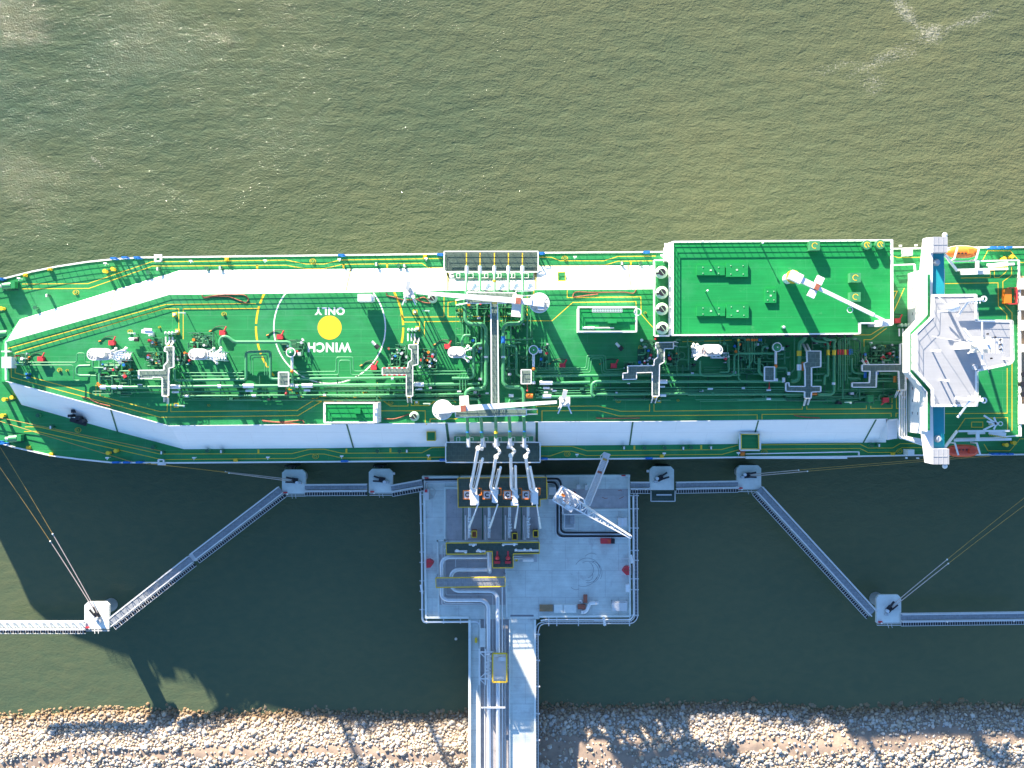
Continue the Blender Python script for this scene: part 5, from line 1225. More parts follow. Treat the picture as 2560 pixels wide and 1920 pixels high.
# radar mast and other things on the compass deck
zc = 40.4; c = W(2452,862,zc+9)
t = thing('radar_mast', 'tall white radar mast with crossed yards on the compass deck', 'mast', (c.x,c.y,zc))
m = MB(); m.beam((c.x-1.0,c.y,zc),(c.x-.3,c.y,zc+9),1.3,1.3); m.beam((c.x+1.6,c.y-1,zc),(c.x,c.y,zc+8),.5); m.beam((c.x+1.6,c.y+1,zc),(c.x,c.y,zc+8),.5); part('tower', m, 'white', t)
part('mast_platform', MB().box(c.x-1.9,c.y-1.5,c.x+1.9,c.y+1.5,zc+9,zc+9.2), 'cream', t)
part('upper_platform', MB().box(c.x-1.0,c.y-.9,c.x+1.2,c.y+.9,zc+12,zc+12.2), 'white', t); part('pole', MB().cyl((c.x,c.y),.22,zc+9.2,zc+14.5,8), 'white', t)
m = MB()
for dx,dy in ((0,6.2),(0,-5.2),(4.4,.8),(-3.6,1.2),(-3.4,-2.4)): m.beam((c.x,c.y,zc+9.6),(c.x+dx*.8,c.y+dy*.7,zc+9.6),.22,.22)
for k in range(6): m.beam((c.x+1.2+k*.5,c.y-1.6,zc+9.8),(c.x+1.2+k*.5,c.y+1.2,zc+9.8),.16)
part('yard', m, 'white', t)
part('radar_scanner', MB().beam((c.x-3.6,c.y+3.0,zc+10.2),(c.x-.2,c.y-1.6,zc+10.2),.4,.35), 'white', t)
m = MB()
for dx,dy in ((3.2,0),(3.2,.9),(3.2,-.9),(2.2,1.4),(.8,2.0),(1.5,-2.6)): part('signal_lamp', MB().cyl((c.x+dx,c.y+dy),.16,zc+9.9,zc+10.5,8), 'black', t)
for dx,dy in ((2.6,-2.6),(-3,1)):
    part('stay_wire', MB().beam((c.x,c.y,zc+9),(c.x+dx*2,c.y+dy*2,zc+.2),.05), 'white', t)
t = thing('satellite_dome', 'white satellite dome with two struts on the upper compass deck', 'satellite dome', W(2385,768,zc)); c = W(2383,768,zc+3)
part('dome', MB().ball((c.x,c.y,zc+3),1.3,1.0,.9,18,10), 'white', t); part('dome_stand', MB().cyl((c.x,c.y),.3,zc,zc+2.3,10), 'white', t)
part('strut', MB().beam((c.x-.6,c.y+.2,zc+2),(c.x-2.4,c.y+2.0,zc+2),.22).beam((c.x-.6,c.y-.6,zc+2),(c.x-2.6,c.y-.8,zc+2),.3), 'white', t)
for y,l in ((748,'upper white lattice arm with lamps overhanging the compass deck corner'),(1000,'lower white lattice arm with lamps overhanging the compass deck corner')):
    s = 1 if y < 900 else -1; a = W(2388,y+6*s*0,zc+1.6); b = W(2458,y-1*s,zc+1.6)
    t = thing('signal_arm', l, 'signal arm', (b.x-2,b.y,zc), 'lattice signal arms')
    m = MB(); m.beam((a.x,a.y-s*.4,zc+1.6),(b.x,b.y,zc+1.6),.5,.4)
    for k in range(5): q = a+(b-a)*(.5+k*.1); m.beam(q,(q.x-.1,q.y-s*.9,zc+1.6),.2)
    m.beam((b.x-2.6,b.y,zc+1.6),(b.x-4.6,b.y-s*3.4*(-1 if y>900 else 1)*(1 if y<900 else 1),zc+.5),.35) 
    part('arm', m, 'white', t); part('arm_lamp', MB().ring((b.x+.2,b.y),.35,.6,zc+1.4,zc+1.6,16), 'white', t)
for x,y,l in ((2347,877,'short white post with dark lamp on the middle of the compass deck'),(2368,951,'thin white T post on the lower compass deck'),(2528,897,'small white drum at the right compass deck corner')):
    c = W(x,y,zc+3.5); t = thing('deck_post', l, 'post', (c.x,c.y,zc), 'posts on the compass deck'); part('post', MB().cyl((c.x,c.y),.16,zc,zc+3.4,8), 'white', t); part('head', MB().box(c.x-.45,c.y-.25,c.x+.35,c.y+.25,zc+3.4,zc+3.8), 'cream', t)
for x,y,l in ((2436,918,'left of two grey discs below the radar mast'),(2458,918,'right of two grey discs below the radar mast')):
    c = W(x,y,zc); t = thing('flat_disc_antenna', l, 'antenna', c, 'flat grey discs on the compass deck'); part('disc', MB().cyl((c.x,c.y),.5,zc+.01,zc+.3,18), 'steel', t); part('disc_rim', MB().ring((c.x,c.y),.5,.58,zc+.01,zc+.35,18), 'light_grey', t)
c = W(2488,1059,ZA+2.5); t = thing('stern_crane', 'white star shaped davit crane on the lower aft deck', 'crane', (c.x,c.y,ZA))
part('column', MB().cyl((c.x,c.y),.45,ZA+.04,ZA+3,12), 'white', t)
m = MB()
for a,l in ((2.55,3.1),(2.9,2.0),(3.6,3.0),(4.3,1.3),(1.9,1.4)): m.beam((c.x,c.y,ZA+3),(c.x+math.cos(a)*l,c.y+math.sin(a)*l,ZA+3),.34,.3)
part('arm', m, 'white', t); part('end_ring', MB().ring((c.x+.9,c.y),.35,.5,ZA+2.9,ZA+3.1,16), 'white', t)
for x0,y0,x1,y1,l in ((2470,665,2520,659,'white slatted ramp on the upper boat deck'),(2472,1080,2515,1087,'white slatted ramp on the lower boat deck')):
    t = thing('boarding_ramp', l, 'ramp', W(x0,y0,ZA), 'slatted ramps on the boat decks'); m = MB()
    A = W(x0,y0,26.6); B = W(x1,y1,26.6); m.beam(A,B,.9,.1); part('ramp_deck', m, 'white', t); m = MB()
    for k in range(10): q = A+(B-A)*(k+.5)/10; m.beam(q+Vector((0,-.7,.1)),q+Vector((0,-.45,.1)),.12)
    part('slat', m, 'yellow', t)
t = thing('mooring_gear', 'black sooty mooring gear at the foot of the lower slope near the bow', 'mooring gear', W(200,1050,ZD+1))
m = MB(); 
for dx,dy,w,h in ((-1.2,.6,.6,1.6),(-.6,1.6,.7,.9),(.4,.1,.8,1.2),(1.1,-.5,.7,1.0),(-.3,-.2,.6,.8)): q = W(197,1046,19); m.box(q.x+dx-w/2,q.y+dy-w/2,q.x+dx+w/2,q.y+dy+w/2,ZD,20.4+h*.6)
part('roller_head', m, 'black', t)
q = W(198,1054,18.5); part('gear_base', MB().beam((q.x-1.7,q.y+.5,18.9),(q.x+1.7,q.y-.5,18.9),.9,.8), 'black', t)

# the dense tangle of thin pipes between the big roof and the main lines
def tangle(x0,y0,x1,y1,n,seed,lab,zlo=24.5,zhi=26.2):
    r = random.Random(seed); t = thing('pipe_tangle', lab, 'piping', W((x0+x1)/2,(y0+y1)/2,ZT), 'tangles of thin pipes on the trunk deck')
    for k in range(n):
        x = x0+(x1-x0)*r.random(); y = y0+(y1-y0)*r.random(); z = r.uniform(zlo,zhi); P = [(x,y)]
        h = r.random() < .5
        for j in range(r.choice((1,2,2,3))):
            if h: x = min(x1,max(x0,x+r.choice((-1,1))*r.uniform(.08,.5)*(x1-x0)))
            else: y = min(y1,max(y0,y+r.choice((-1,1))*r.uniform(.2,.7)*(y1-y0)))
            h = not h; P.append((x,y))
        part('pipe', MB().tube([W(a,b,z) for a,b in P], r.choice((.06,.08,.1,.15,.22)), .5, 6), r.choice(('pipe_green','dark_green','pipe_green')), t)
    for k in range(n//3):
        q = W(x0+(x1-x0)*r.random(),y0+(y1-y0)*r.random(),26); s = r.uniform(.15,.4)
        part('flange', MB().box(q.x-s,q.y-s*.7,q.x+s,q.y+s*.7,ZT+.02,26), r.choice(('dark_green','black','steel','dark_green','pipe_green')), t)
tangle(1690,848,1760,940,16,11,'tangle of thin pipes left of the fourth vent mast')
tangle(1800,845,1975,935,46,12,'widest tangle of thin pipes below the big green roof')
tangle(2030,845,2150,950,34,13,'tangle of thin pipes right of the cross shaped bridge')
tangle(1340,968,1960,1000,40,14,'thin pipes beside the main lines right of midship',24.3,25.2)
tangle(450,968,1200,1000,36,15,'thin pipes beside the main lines left of midship',24.3,25.2)
tangle(1140,760,1226,960,30,16,'tangle of thin pipes left of the cross walkway')
tangle(1246,770,1330,960,26,17,'tangle of thin pipes right of the cross walkway')
tangle(1960,980,2250,1010,22,18,'thin pipes below the cross shaped bridge',24.3,25.2)
tangle(230,895,330,985,20,19,'tangle of thin pipes beside the first vent mast')
tangle(2160,865,2245,950,20,20,'tangle of thin pipes beside the bridge tower')

# ================================================================ jetty head and trestle
ZJ = 9.0
J = thing('jetty_platform', 'square concrete jetty head on piles beside the ship', 'jetty', W(1316,1365,0))
part('deck_slab', MB().pprism([(1056,1189),(1573,1186),(1577,1541),(1350,1543),(1348,1548),(1172,1548),(1062,1547)], ZJ-1.4, ZJ), 'concrete', J)
def curb(pts, w=.38, h=.35, m='concrete_pale', par=None, z=ZJ, closed=False, nm='kerb'):
    o = MB()
    P = [W(x,y,z) for x,y in pts]
    if closed: P = P+[P[0]]
    for a, b in zip(P[:-1],P[1:]):
        d = (b-a).normalized()*w*.5
        o.beam(a-d*.98+Vector((0,0,h/2+.003)), b+d*.98+Vector((0,0,h/2+.003)), w, h)
    return part(nm, o, m, par or J)
curb([(1058,1193),(1572,1189)], .5, .5); curb([(1061,1196),(1065,1541)], .42, .42); curb([(1572,1193),(1575,1538)], .42, .42)
curb([(1066,1543),(1170,1543)], .42, .45); curb([(1352,1541),(1573,1540)], .42, .4)
curb([(1112,1219),(1112,1350),(1094,1352),(1097,1541)], .35, .25); curb([(1115,1219),(1144,1219)], .3, .2)
curb([(1264,1419),(1267,1541)], .35, .25); curb([(1470,1275),(1571,1274)], .4, .3)
part('recess_pad', MB().pprism([(1116,1223),(1345,1223),(1345,1350),(1116,1352)], ZJ+.004, ZJ+.02), 'concrete_dark', J)
part('recess_pad', MB().pprism([(1098,1386),(1262,1386),(1264,1512),(1099,1512)], ZJ+.004, ZJ+.02), 'concrete_dark', J)
part('tower_pad', MB().pprism([(1404,1222),(1572,1222),(1572,1270),(1404,1272)], ZJ+.004, ZJ+.015), 'concrete_dark', J)
m = MB()
for cx,cy,r,a0,a1 in ((1468,1428,33,-150,60),(1470,1430,27,-120,100),(1462,1424,22,-60,70),(1458,1430,36,20,110),(1475,1432,30,-80,30),(1480,1405,22,-140,-60),(1470,1440,12,-30,120),(1440,1458,16,60,140),(1482,1420,16,-90,0)):
    pts = [(cx+r*math.cos(math.radians(a0+(a1-a0)*k/16)), cy+r*math.sin(math.radians(a0+(a1-a0)*k/16))) for k in range(17)]
    m.pstrip(pts, ZJ+.003*(1+rnd.random()), .085)
part('tyre_mark', m, 'tyre_mark', J)
m = MB()
for pts in ([(1545,1227),(1552,1225),(1554,1228)],[(1548,1247),(1555,1244),(1559,1241)],[(1505,1243),(1512,1246),(1520,1245)]): m.pstrip(pts, ZJ+.016, .12)
part('rust_stain', m, 'rust', J)
for k in range(7):
    for j in range(5):
        q = W(1080+k*80, 1215+j*78, ZJ)
        if q.y > W(0,1530,ZJ).y: part('pile', MB().cyl((q.x,q.y),.55,-3,ZJ-1.41,12), 'steel', J)
T = thing('trestle', 'concrete access trestle carrying silver pipes and a road to the shore', 'trestle', W(1255,1740,0))
TY = W(0,1548.5,ZJ).y; TB = -240
def tb(x0,x1,z0,z1,y1=None): p = W(x0,1700,z1).x; q = W(x1,1700,z1).x; return MB().box(p,TB,q,TY if y1 is None else y1,z0,z1)
part('road_slab', tb(1274,1338,ZJ-1.2,ZJ), 'concrete', T); part('pipe_track', tb(1176,1273.6,ZJ-1.2,ZJ-.5), 'concrete_dark', T); part('service_path', tb(1177,1197,ZJ-.49,ZJ-.1), 'concrete', T)
part('kerb', tb(1171,1177,ZJ-1.2,ZJ+.7), 'concrete_pale', T); part('kerb', tb(1198,1201,ZJ-.5,ZJ+.3), 'concrete_pale', T); part('kerb', tb(1272.2,1275.4,ZJ-.5,ZJ+.4,), 'concrete_pale', T); part('kerb', tb(1335,1340,ZJ-1.1,ZJ+.6), 'concrete_pale', T)
part('joint', MB().pbox(1276,1537,1334,1541.5,ZJ-.3,ZJ+.012), 'tyre_mark', T)
for yy in (1625,1700,1800,1900,2050): q = W(0,yy,ZJ); part('cross_head', MB().box(W(1178,0,4).x,q.y-.7,W(1336,0,4).x,q.y+.7,ZJ-2.4,ZJ-1.21), 'concrete', T)
for yy in (1625,1700,1800,1900,2050):
    for xx in (1190,1255,1325): q = W(xx,yy,4); part('pile', MB().cyl((q.x,q.y),.5,-3,ZJ-2.41,12), 'steel', T)
# cable trays and fire main hung outside the kerb
ct = thing('cable_tray', 'ladder like cable tray round the right and lower edge of the jetty head', 'cable tray', W(1592,1400,ZJ))
tray = [(1588,1232),(1590,1545),(1578,1556),(1360,1556),(1345,1562),(1341,1580),(1342,2600)]
for off, nm in ((-3.4,'side_channel'),(4.6,'side_channel')):
    pts = [(x+off if i < 2 else (x+off if i == 2 else (x-off*.2 if 2<i<4 else x+off*.9)), y if i < 2 else y+off*(.6 if i in (2,3,4) else 0)) for i,(x,y) in enumerate(tray)]
    part(nm, MB().tube([W(x,y,ZJ) for x,y in pts], .12, 1.2, 6), 'light_grey', ct)
m = MB()
k = 1236
while k < 1544: m.beam(W(1588,k,ZJ-.05), W(1594,k,ZJ-.05), .10, .06); k += 3.6
part('rung', m, 'steel', ct); m = MB()
k = 1366
while k < 1580: m.beam(W(k,1553,ZJ-.05), W(k,1559,ZJ-.05), .10, .06); k += 3.6
part('rung', m, 'steel', ct); m = MB()
k = 1580
while k < 1960: m.beam(W(1338.5,k,ZJ-.05), W(1345.5,k,ZJ-.05), .10, .06); k += 3.8
part('rung', m, 'steel', ct)
m = MB(); m.pprism([(1586,1232),(1594,1232),(1595,1550),(1586,1550)],ZJ-.4,ZJ-.3); m.pprism([(1360,1552),(1584,1552),(1584,1560),(1360,1561)],ZJ-.4,ZJ-.3); m.pprism([(1340,1570),(1347,1570),(1348,1960),(1341,1960)],ZJ-.4,ZJ-.3)
part('dark_cable', m, 'black', ct)
part('kerb_pipe', MB().tube([W(x,y,ZJ+.2) for x,y in ((1583,1240),(1584,1538),(1576,1549),(1362,1549),(1352,1552))], .19, 1.0, 8), 'silver', ct)
m = MB()
for y in (1239,1272,1320,1376,1401,1447,1474,1538): m.beam(W(1573,y,ZJ),W(1597,y,ZJ),.22)
for x in (1372,1392,1446,1512,1574): m.beam(W(x,1541,ZJ),W(x,1565,ZJ),.22)
for y in (1586,1651,1716,1784,1850): m.beam(W(1333,y,ZJ),W(1350,y,ZJ),.28,.4)
part('bracket', m, 'light_grey', ct)
fm = thing('fire_main', 'silver pipe hung outside the left edge of the jetty head', 'pipe', W(1052,1400,ZJ))
part('pipe', MB().tube([W(x,y,ZJ) for x,y in ((1060,1224),(1051,1226),(1055,1400),(1056,1548),(1060,1555),(1192,1554),(1200,1560),(1201,1580))], .24, 1.0, 8), 'silver', fm)
m = MB()
for y in (1236,1260,1308,1333,1380,1406,1452,1478,1524): part('bracket', MB().beam(W(1049,y,ZJ),W(1061,y,ZJ),.2), 'light_grey', fm)
for x in (1066,1109,1151): part('bracket', MB().beam(W(x,1543,ZJ),W(x,1559,ZJ),.22), 'light_grey', fm)
part('monitor', MB().beam(W(1052,1462,ZJ+.6),W(1056,1484,ZJ+.6),.45), 'white', fm)

# big silver pipelines
def pline(lab, pts, z, r, m_='silver', cat='pipeline', grp=None, bend=2.2):
    t = thing('pipeline', lab, cat, W(pts[0][0],pts[0][1],ZJ), grp)
    part('pipe', MB().tube([W(p[0],p[1],p[2] if len(p)>2 else z) for p in pts], r, bend, 12 if r > .3 else 8), m_, t)
    return t
G1 = 'silver pipelines running over the jetty to the shore'
t = pline('thick silver pipeline with the outer left bend', [(1222,1393,10.6),(1116,1393,10.6),(1104,1404,10.6),(1104,1492,10.6),(1116,1500,10.6),(1208,1500,10.6),(1221,1513,10.6),(1222,1760,10.6),(1226,2600,10.6)], 10.6, .46, grp=G1)
part('riser', MB().tube([W(1223,1374,11.4),W(1223.5,1422,11.4),W(1224,1430,10)], .47, .8, 12), 'silver', t)
t = pline('thick silver pipeline with the inner left bend', [(1218,1424,10.6),(1140,1424,10.6),(1128,1434,10.6),(1128,1466,10.6),(1140,1477,10.6),(1232,1477,10.6),(1244,1490,10.6),(1245,1760,10.6),(1248,2600,10.6)], 10.6, .46, grp=G1)
pline('thin silver pipe looping between the two thick pipelines', [(1215,1397),(1139,1397),(1139,1418)], 9.6, .1, grp=G1, bend=.4)
pline('thin pipe turning right then down beside the inner pipeline', [(1113,1402),(1115,1487),(1232,1487),(1233,2600)], 9.6, .08, grp=G1, bend=.4)
pline('medium straight pipe right of the two thick pipelines', [(1255,1466),(1257,2600)], 9.9, .17, grp=G1)
pline('green edged tray pipe left of the outer pipeline', [(1112,1360),(1106,1362),(1105,1512),(1212,1512),(1213,2600)], 9.5, .13, 'light_grey', grp=G1, bend=.5)
pline('thin cable pipe along the inside of the left tray', [(1118,1370),(1111,1372),(1110,1508),(1215,1509),(1216,1560)], 9.7, .1, 'silver', grp=G1, bend=.5)
pline('steel pipe along the right of the trestle rack', [(1262,1560),(1264,2600)], 9.4, .14, 'steel', grp=G1)
t = thing('tray_cover', 'pale tray cover between trestle path and the outer pipeline', 'tray', W(1206,1600,ZJ)); part('cover', MB().pbox(1200,1571,1214,1618,ZJ+.3,ZJ+.9), 'concrete_pale', t)
t = thing('pipe_rack', 'white steel lattice rack over the left trestle pipes', 'rack', W(1206,1690,ZJ))
m = MB()
for y in (1630,1697): m.beam(W(1197,y,11),W(1232,y,11),.25); 
for x in (1198,1214): m.beam(W(x,1622,11),W(x,1712,11),.22)
for a,b in (((1198,1630),(1214,1645)),((1214,1682),(1198,1697)),((1198,1697),(1214,1712))): m.beam(W(a[0],a[1],11),W(b[0],b[1],11),.16)
for x,y in ((1198,1630),(1214,1630),(1198,1697),(1214,1697)): m.beam(W(x,y,11),W(x,y,ZJ-.4),.2)
part('frame', m, 'white', t)
m = MB(); m.beam(W(1204,1769,11),W(1263,1769,11),.3)
for x in (1205,1262): m.beam(W(x,1769,11),W(x,1769,ZJ-.4),.25)
t = thing('pipe_gantry', 'white goal post frame across the trestle pipes near the shore', 'gantry', W(1232,1769,ZJ)); part('frame', m, 'white', t)
t = thing('valve_platform', 'yellow railed grey platform over the trestle pipes', 'platform', W(1249,1666,ZJ))
part('floor', MB().pbox(1232,1632,1266,1702,11.8,11.9), 'light_grey', t); part('guard_rail', MB().prail([(1232,1631),(1267,1631),(1267,1702),(1232,1702)],11.9,closed=True,h=1.1,top=.3,step=2), 'yellow', t)
part('leg', MB().pbox(1232,1631,1235,1634,ZJ-.4,11.79), 'steel', t); part('leg', MB().pbox(1263,1698,1266,1701,ZJ-.4,11.79), 'steel', t); part('actuator', MB().pbox(1246,1643,1264,1653,12,13), 'light_grey', t)
part('pipe_end', MB().pbox(1236,1637,1262,1642,11.91,12.3), 'white', t); part('pipe_end', MB().pbox(1236,1692,1260,1698,11.91,12.3), 'white', t); p = W(1273,1666,11.9); part('ladder_hoop', MB().ring((p.x,p.y),.42,.52,11.9,12,16), 'light_grey', t)
m = MB()
for k in range(16): q = W(1220+rnd.uniform(-3,4),1636+k*4,11+rnd.random()*.5); m.box(q.x-.4,q.y-.14,q.x+.4,q.y+.14,q.z-.4,q.z+.3)
part('valve_bank', m, 'white', t)
def yplat(lab, poly, z, mt='grating_dark'):
    cx = sum(p[0] for p in poly)/len(poly); cy = sum(p[1] for p in poly)/len(poly)
    t = thing('access_platform', lab, 'platform', W(cx,cy,ZJ), 'yellow railed platforms on the jetty head')
    part('grating', MB().pprism(poly, z-.15, z), mt, t); part('guard_rail', MB().prail(poly, z, closed=True, h=1.1, top=.17, step=2), 'yellow', t)
    for x,y in poly[:4]: q = W(x*.985+cx*.015,y*.985+cy*.015,z); part('leg', MB().box(q.x-.15,q.y-.15,q.x+.15,q.y+.15,ZJ+.03,z-.16), 'steel', t)
    return t
yplat('large dark platform with yellow rails under the loading arm heads', [(1145,1194),(1366,1192),(1367,1246),(1350,1247),(1350,1265),(1146,1267)], 15)
t = yplat('long dark platform with yellow rails below the loading arm posts', [(1116,1356),(1348,1354),(1348,1382),(1283,1383),(1283,1418),(1232,1418),(1231,1377),(1214,1378),(1214,1383),(1117,1384)], 12.5)
m = MB()
for x0,x1,y in ((1137,1168,1378),(1190,1214,1378),(1172,1192,1361),(1256,1294,1360),(1286,1350,1376)):
    m.tube([W(x0,y,13.2),W(x1,y,13.2)],.24,seg=8)
    for k in range(3): q = W(x0+(x1-x0)*rnd.random(),y+rnd.uniform(-3,3),13.4); m.ball(q,.35,.3,.3,8,5)
part('silver_manifold', m, 'silver', t)
yplat('narrow yellow railed platform crossing over the thick pipelines', [(1090,1443),(1263,1441),(1263,1464),(1091,1467)], 12.8, 'grating_grey')
for x,l in ((1243,'left'),(1270,'right')):
    t = thing('gas_drum', '%s one of two red drums inside the yellow rail' % l, 'drum', W(x,1398,ZJ), 'red drums on the jetty platform')
    c = W(x,1396,14); part('drum', MB().ball((c.x,c.y,13.4),.5,.5,.7,14,8), 'red', t); part('neck', MB().beam((c.x,c.y+.4,13.3),(c.x,c.y+1.5,13.3),.4,.4), 'red', t); part('base_tank', MB().box(c.x-.65,c.y-1.3,c.x+.65,c.y-.75,12.5,13.2), 'red', t)
t = thing('pump_skid', 'silver tank skid right of the red drums', 'skid', W(1320,1398,ZJ)); part('frame', MB().pbox(1284,1383,1343,1405,ZJ+.03,ZJ+.4), 'steel', t); part('tank', MB().tube([W(1307,1396,10.4),W(1334,1396,10.4)],.75,seg=14), 'light_grey', t)
part('pipe_pair', MB().tube([W(1284,1391,10.6),W(1307,1391,10.6)],.18,seg=8).tube([W(1284,1396,10.6),W(1307,1396,10.6)],.18,seg=8), 'silver', t); q = W(1291,1400,10.4); part('yellow_cap', MB().cyl((q.x,q.y),.32,ZJ+.4,10.6,12), 'yellow', t)
for x,y,l in ((1186,1334,'left'),(1287,1340,'middle'),(1339,1333,'right')):
    t = thing('small_platform', '%s of three small yellow railed boxes between the loading arm posts' % l, 'platform', W(x,y,ZJ), 'small yellow railed boxes'); part('floor', MB().pbox(x-6,y-8,x+6,y+8,ZJ+.03,11), 'black' if l != 'left' else 'rust', t); part('guard_rail', MB().prail([(x-6,y-8),(x+6,y-8),(x+6,y+8),(x-6,y+8)],11,closed=True,h=1,top=.2), 'yellow', t)

# ---- loading arms
def loading_arm(i, lab, ax, tip, man, el):
    """ax: px of the elbow at the post head; tip: px where the arm meets the ship"""
    P = W(ax,1236,19); t = thing('loading_arm', lab, 'loading arm', (P.x,P.y,ZJ), 'white loading arms reaching from the jetty to the ship')
    part('post', MB().cyl((P.x,P.y),.62,ZJ+.03,19,14), 'light_grey', t)
    hd = part('post_head', MB().box(P.x-1.35,P.y-.8,P.x+.3,P.y+.75,18.9,19.8), 'white', t)
    part('head_guard', MB().rail([(P.x-1.5,P.y-.9,19),(P.x+.2,P.y-.9,19),(P.x+.2,P.y+.9,19),(P.x-1.5,P.y+.9,19)],closed=True,h=.9,top=.17), 'orange', hd)
    part('counter_disc', MB().ring((P.x-.6,P.y),.28,.5,19.81,19.95,16,.7,5.6), 'black', hd)
    part('swivel_body', MB().box(P.x+.4,P.y-1.6,P.x+1.5,P.y+1.4,17.5,20.4), 'silver', t)
    m = MB()
    for k in range(8): m.box(P.x+rnd.uniform(-.3,1.8),P.y+rnd.uniform(-2.2,1.6),P.x+rnd.uniform(.2,2.0),P.y+rnd.uniform(-2,1.8),20.41+k*.02,20.7+k*.05)
    part('swivel_fitting', m, 'white', t)
    part('yellow_bracket', MB().rail([(P.x+1.9,P.y,19.3),(P.x+2.4,P.y,19.3),(P.x+2.4,P.y+1.4,19.3),(P.x+1.9,P.y+1.4,19.3)],h=.8,top=.2), 'orange', t)
    E = Vector((P.x+.3,P.y+1.4,21.2)); T = W(tip[0],tip[1],30.5); A = W(man[0],man[1],22.7); C = W(el[0],el[1],25.6)
    part('inner_pipe', MB().tube([E+Vector((.9,-.6,0)),E,E+Vector((-.1,.6,.4)),T], .33, .8, 10), 'white', t)
    part('strut_tube', MB().tube([E+Vector((.9,0,.2)), T+Vector((.95,-2.2,-.6))], .27, seg=8), 'white', t)
    part('link_rod', MB().tube([E+Vector((.45,.5,.4)), T+Vector((.4,-2.6,-.6))], .09, seg=6), 'steel', t)
    part('outer_pipe', MB().tube([T,C,A], .30, .9, 10), 'white', t)
    m = MB(); m.ball(A+Vector((0,.1,0)),.62,.5,.5,12,7); m.tube([A,A+Vector((0,2.0,.2))],.34,seg=10)
    for k in range(5): m.box(A.x+rnd.uniform(-.9,.4),A.y+rnd.uniform(-.6,.9),A.x+rnd.uniform(.2,.9),A.y+rnd.uniform(0,1),22.8+k*.08,23.1+k*.1)
    part('coupler', m, 'silver', t)
    part('clamp_ring', MB().cyl((T.x,T.y),.5,30.2,30.8,14), 'cream', t)
    D = Vector((P.x+1.7,P.y-2.0,20)); B = W(ax+[4,6,14,26][i],1300,17.5)
    part('counterweight_beam', MB().tube([D,B],.16,seg=6), 'white', t); d = (B-D).normalized()
    part('counterweight', MB().beam(B-d*1.2,B+d*2.3,.42,.5), 'cream', t)
    q = W(ax-2,1300,ZJ+1.6)
    part('base_pipe', MB().tube([(q.x,P.y-2.5,11),(q.x,P.y-10.5,11)], .34, seg=10), 'silver', t)
    part('side_pipe', MB().tube([(q.x-.9,P.y-5.5,10.5),(q.x-.9,P.y-11,10.5)], .15, seg=8).tube([(q.x-.5,P.y-6,10.3),(q.x-.5,P.y-11,10.3)],.1,seg=6), 'white', t)
    part('green_edge', MB().tube([(q.x-1.5,P.y-3.5,10),(q.x-1.5,P.y-11,10)], .12, seg=6), 'dark_green', t)
    m = MB()
    for k in range(6): m.ball((q.x+rnd.uniform(-.1,.3),P.y-6-k*.7,11.3),.36,.3,.3,8,5)
    part('base_valve', m, 'silver', t)
nm = ['leftmost of the four loading arms','second loading arm from the left','third loading arm from the left','rightmost of the four loading arms']
for i,(ax,tip,man,el) in enumerate(((1176,(1195,1120),(1206,1114),(1206,1124)),(1225,(1240,1142),(1240,1116),(1251,1130)),(1276,(1277,1139),(1275,1116),(1288,1128)),(1322,(1314,1141),(1311,1116),(1323,1128)))):
    loading_arm(i, nm[i], ax, tip, man, el)

# ---- jetty crane
c = W(1436,1258,22); t = thing('jetty_crane', 'white lattice boom crane lying diagonally over the jetty head', 'crane', (c.x,c.y,ZJ))
part('column', MB().cyl((c.x,c.y),.9,ZJ+.03,20.5,16), 'white', t)
e = W(1578,1343,22); d = (e-c).normalized(); n = Vector((-d.y,d.x,0))
part('crane_deck', MB().beam(c-d*4.4, c+d*.5, 3.6, .25), 'light_grey', t)
part('deck_rail', MB().rail([c-d*4.4+n*1.8,c+d*1.2+n*1.8,c+d*2.2+n*.8], h=1, top=.25).rail([c-d*4.4-n*1.8,c-d*4.4+n*1.8],h=1,top=.25).rail([c-d*4.4-n*1.8,c-d*1-n*1.8],h=1,top=.25), 'white', t)
m = MB()
for k in range(16): q = c-d*rnd.uniform(.2,3.9)+n*rnd.uniform(-1.5,1.5); m.cyl((q.x,q.y),rnd.uniform(.15,.45),22.13,22.6+rnd.random(),8)
part('winch_gear', m, 'white', t)
part('motor', MB().beam(c-d*3.4+n*.3+Vector((0,0,.6)),c-d*2.6+n*.3+Vector((0,0,.6)),.5,.5).beam(c-d*2.4-n*.9+Vector((0,0,.6)),c-d*1.9-n*.9+Vector((0,0,.6)),.5,.5), 'orange', t)
part('cab', MB().beam(c-d*1.5-n*1.4+Vector((0,0,.7)),c+d*.3-n*1.4+Vector((0,0,.7)),1.1,1.5), 'light_grey', t)
m = MB(); z = Vector((0,0,1))
for s in (-1,1):
    for dz in (0,.9): m.beam(c+d*.2+n*s*.95+z*dz, e+n*s*.22+z*dz*.3, .24 if dz else .2)
L = (e-c).length; K = 15
for k in range(K):
    u0 = k/K; u1 = (k+1)/K; a0 = c+(e-c)*u0; a1 = c+(e-c)*u1; w0 = .95-.73*u0; w1 = .95-.73*u1; h0 = .9-.6*u0; h1 = .9-.6*u1
    s = 1 if k % 2 else -1
    m.beam(a0+n*s*w0+z*h0, a1-n*s*w1+z*h1, .13); m.beam(a1-n*w1+z*h1, a1+n*w1+z*h1, .13); m.beam(a0+n*s*w0, a1-n*s*w1, .1)
part('lattice_boom', m, 'white', t)
part('boom_walk', MB().beam(c+d*1.5+n*.75+z*1.1,c+(e-c)*.97+n*.25+z*.55,.42,.06), 'cream', t)
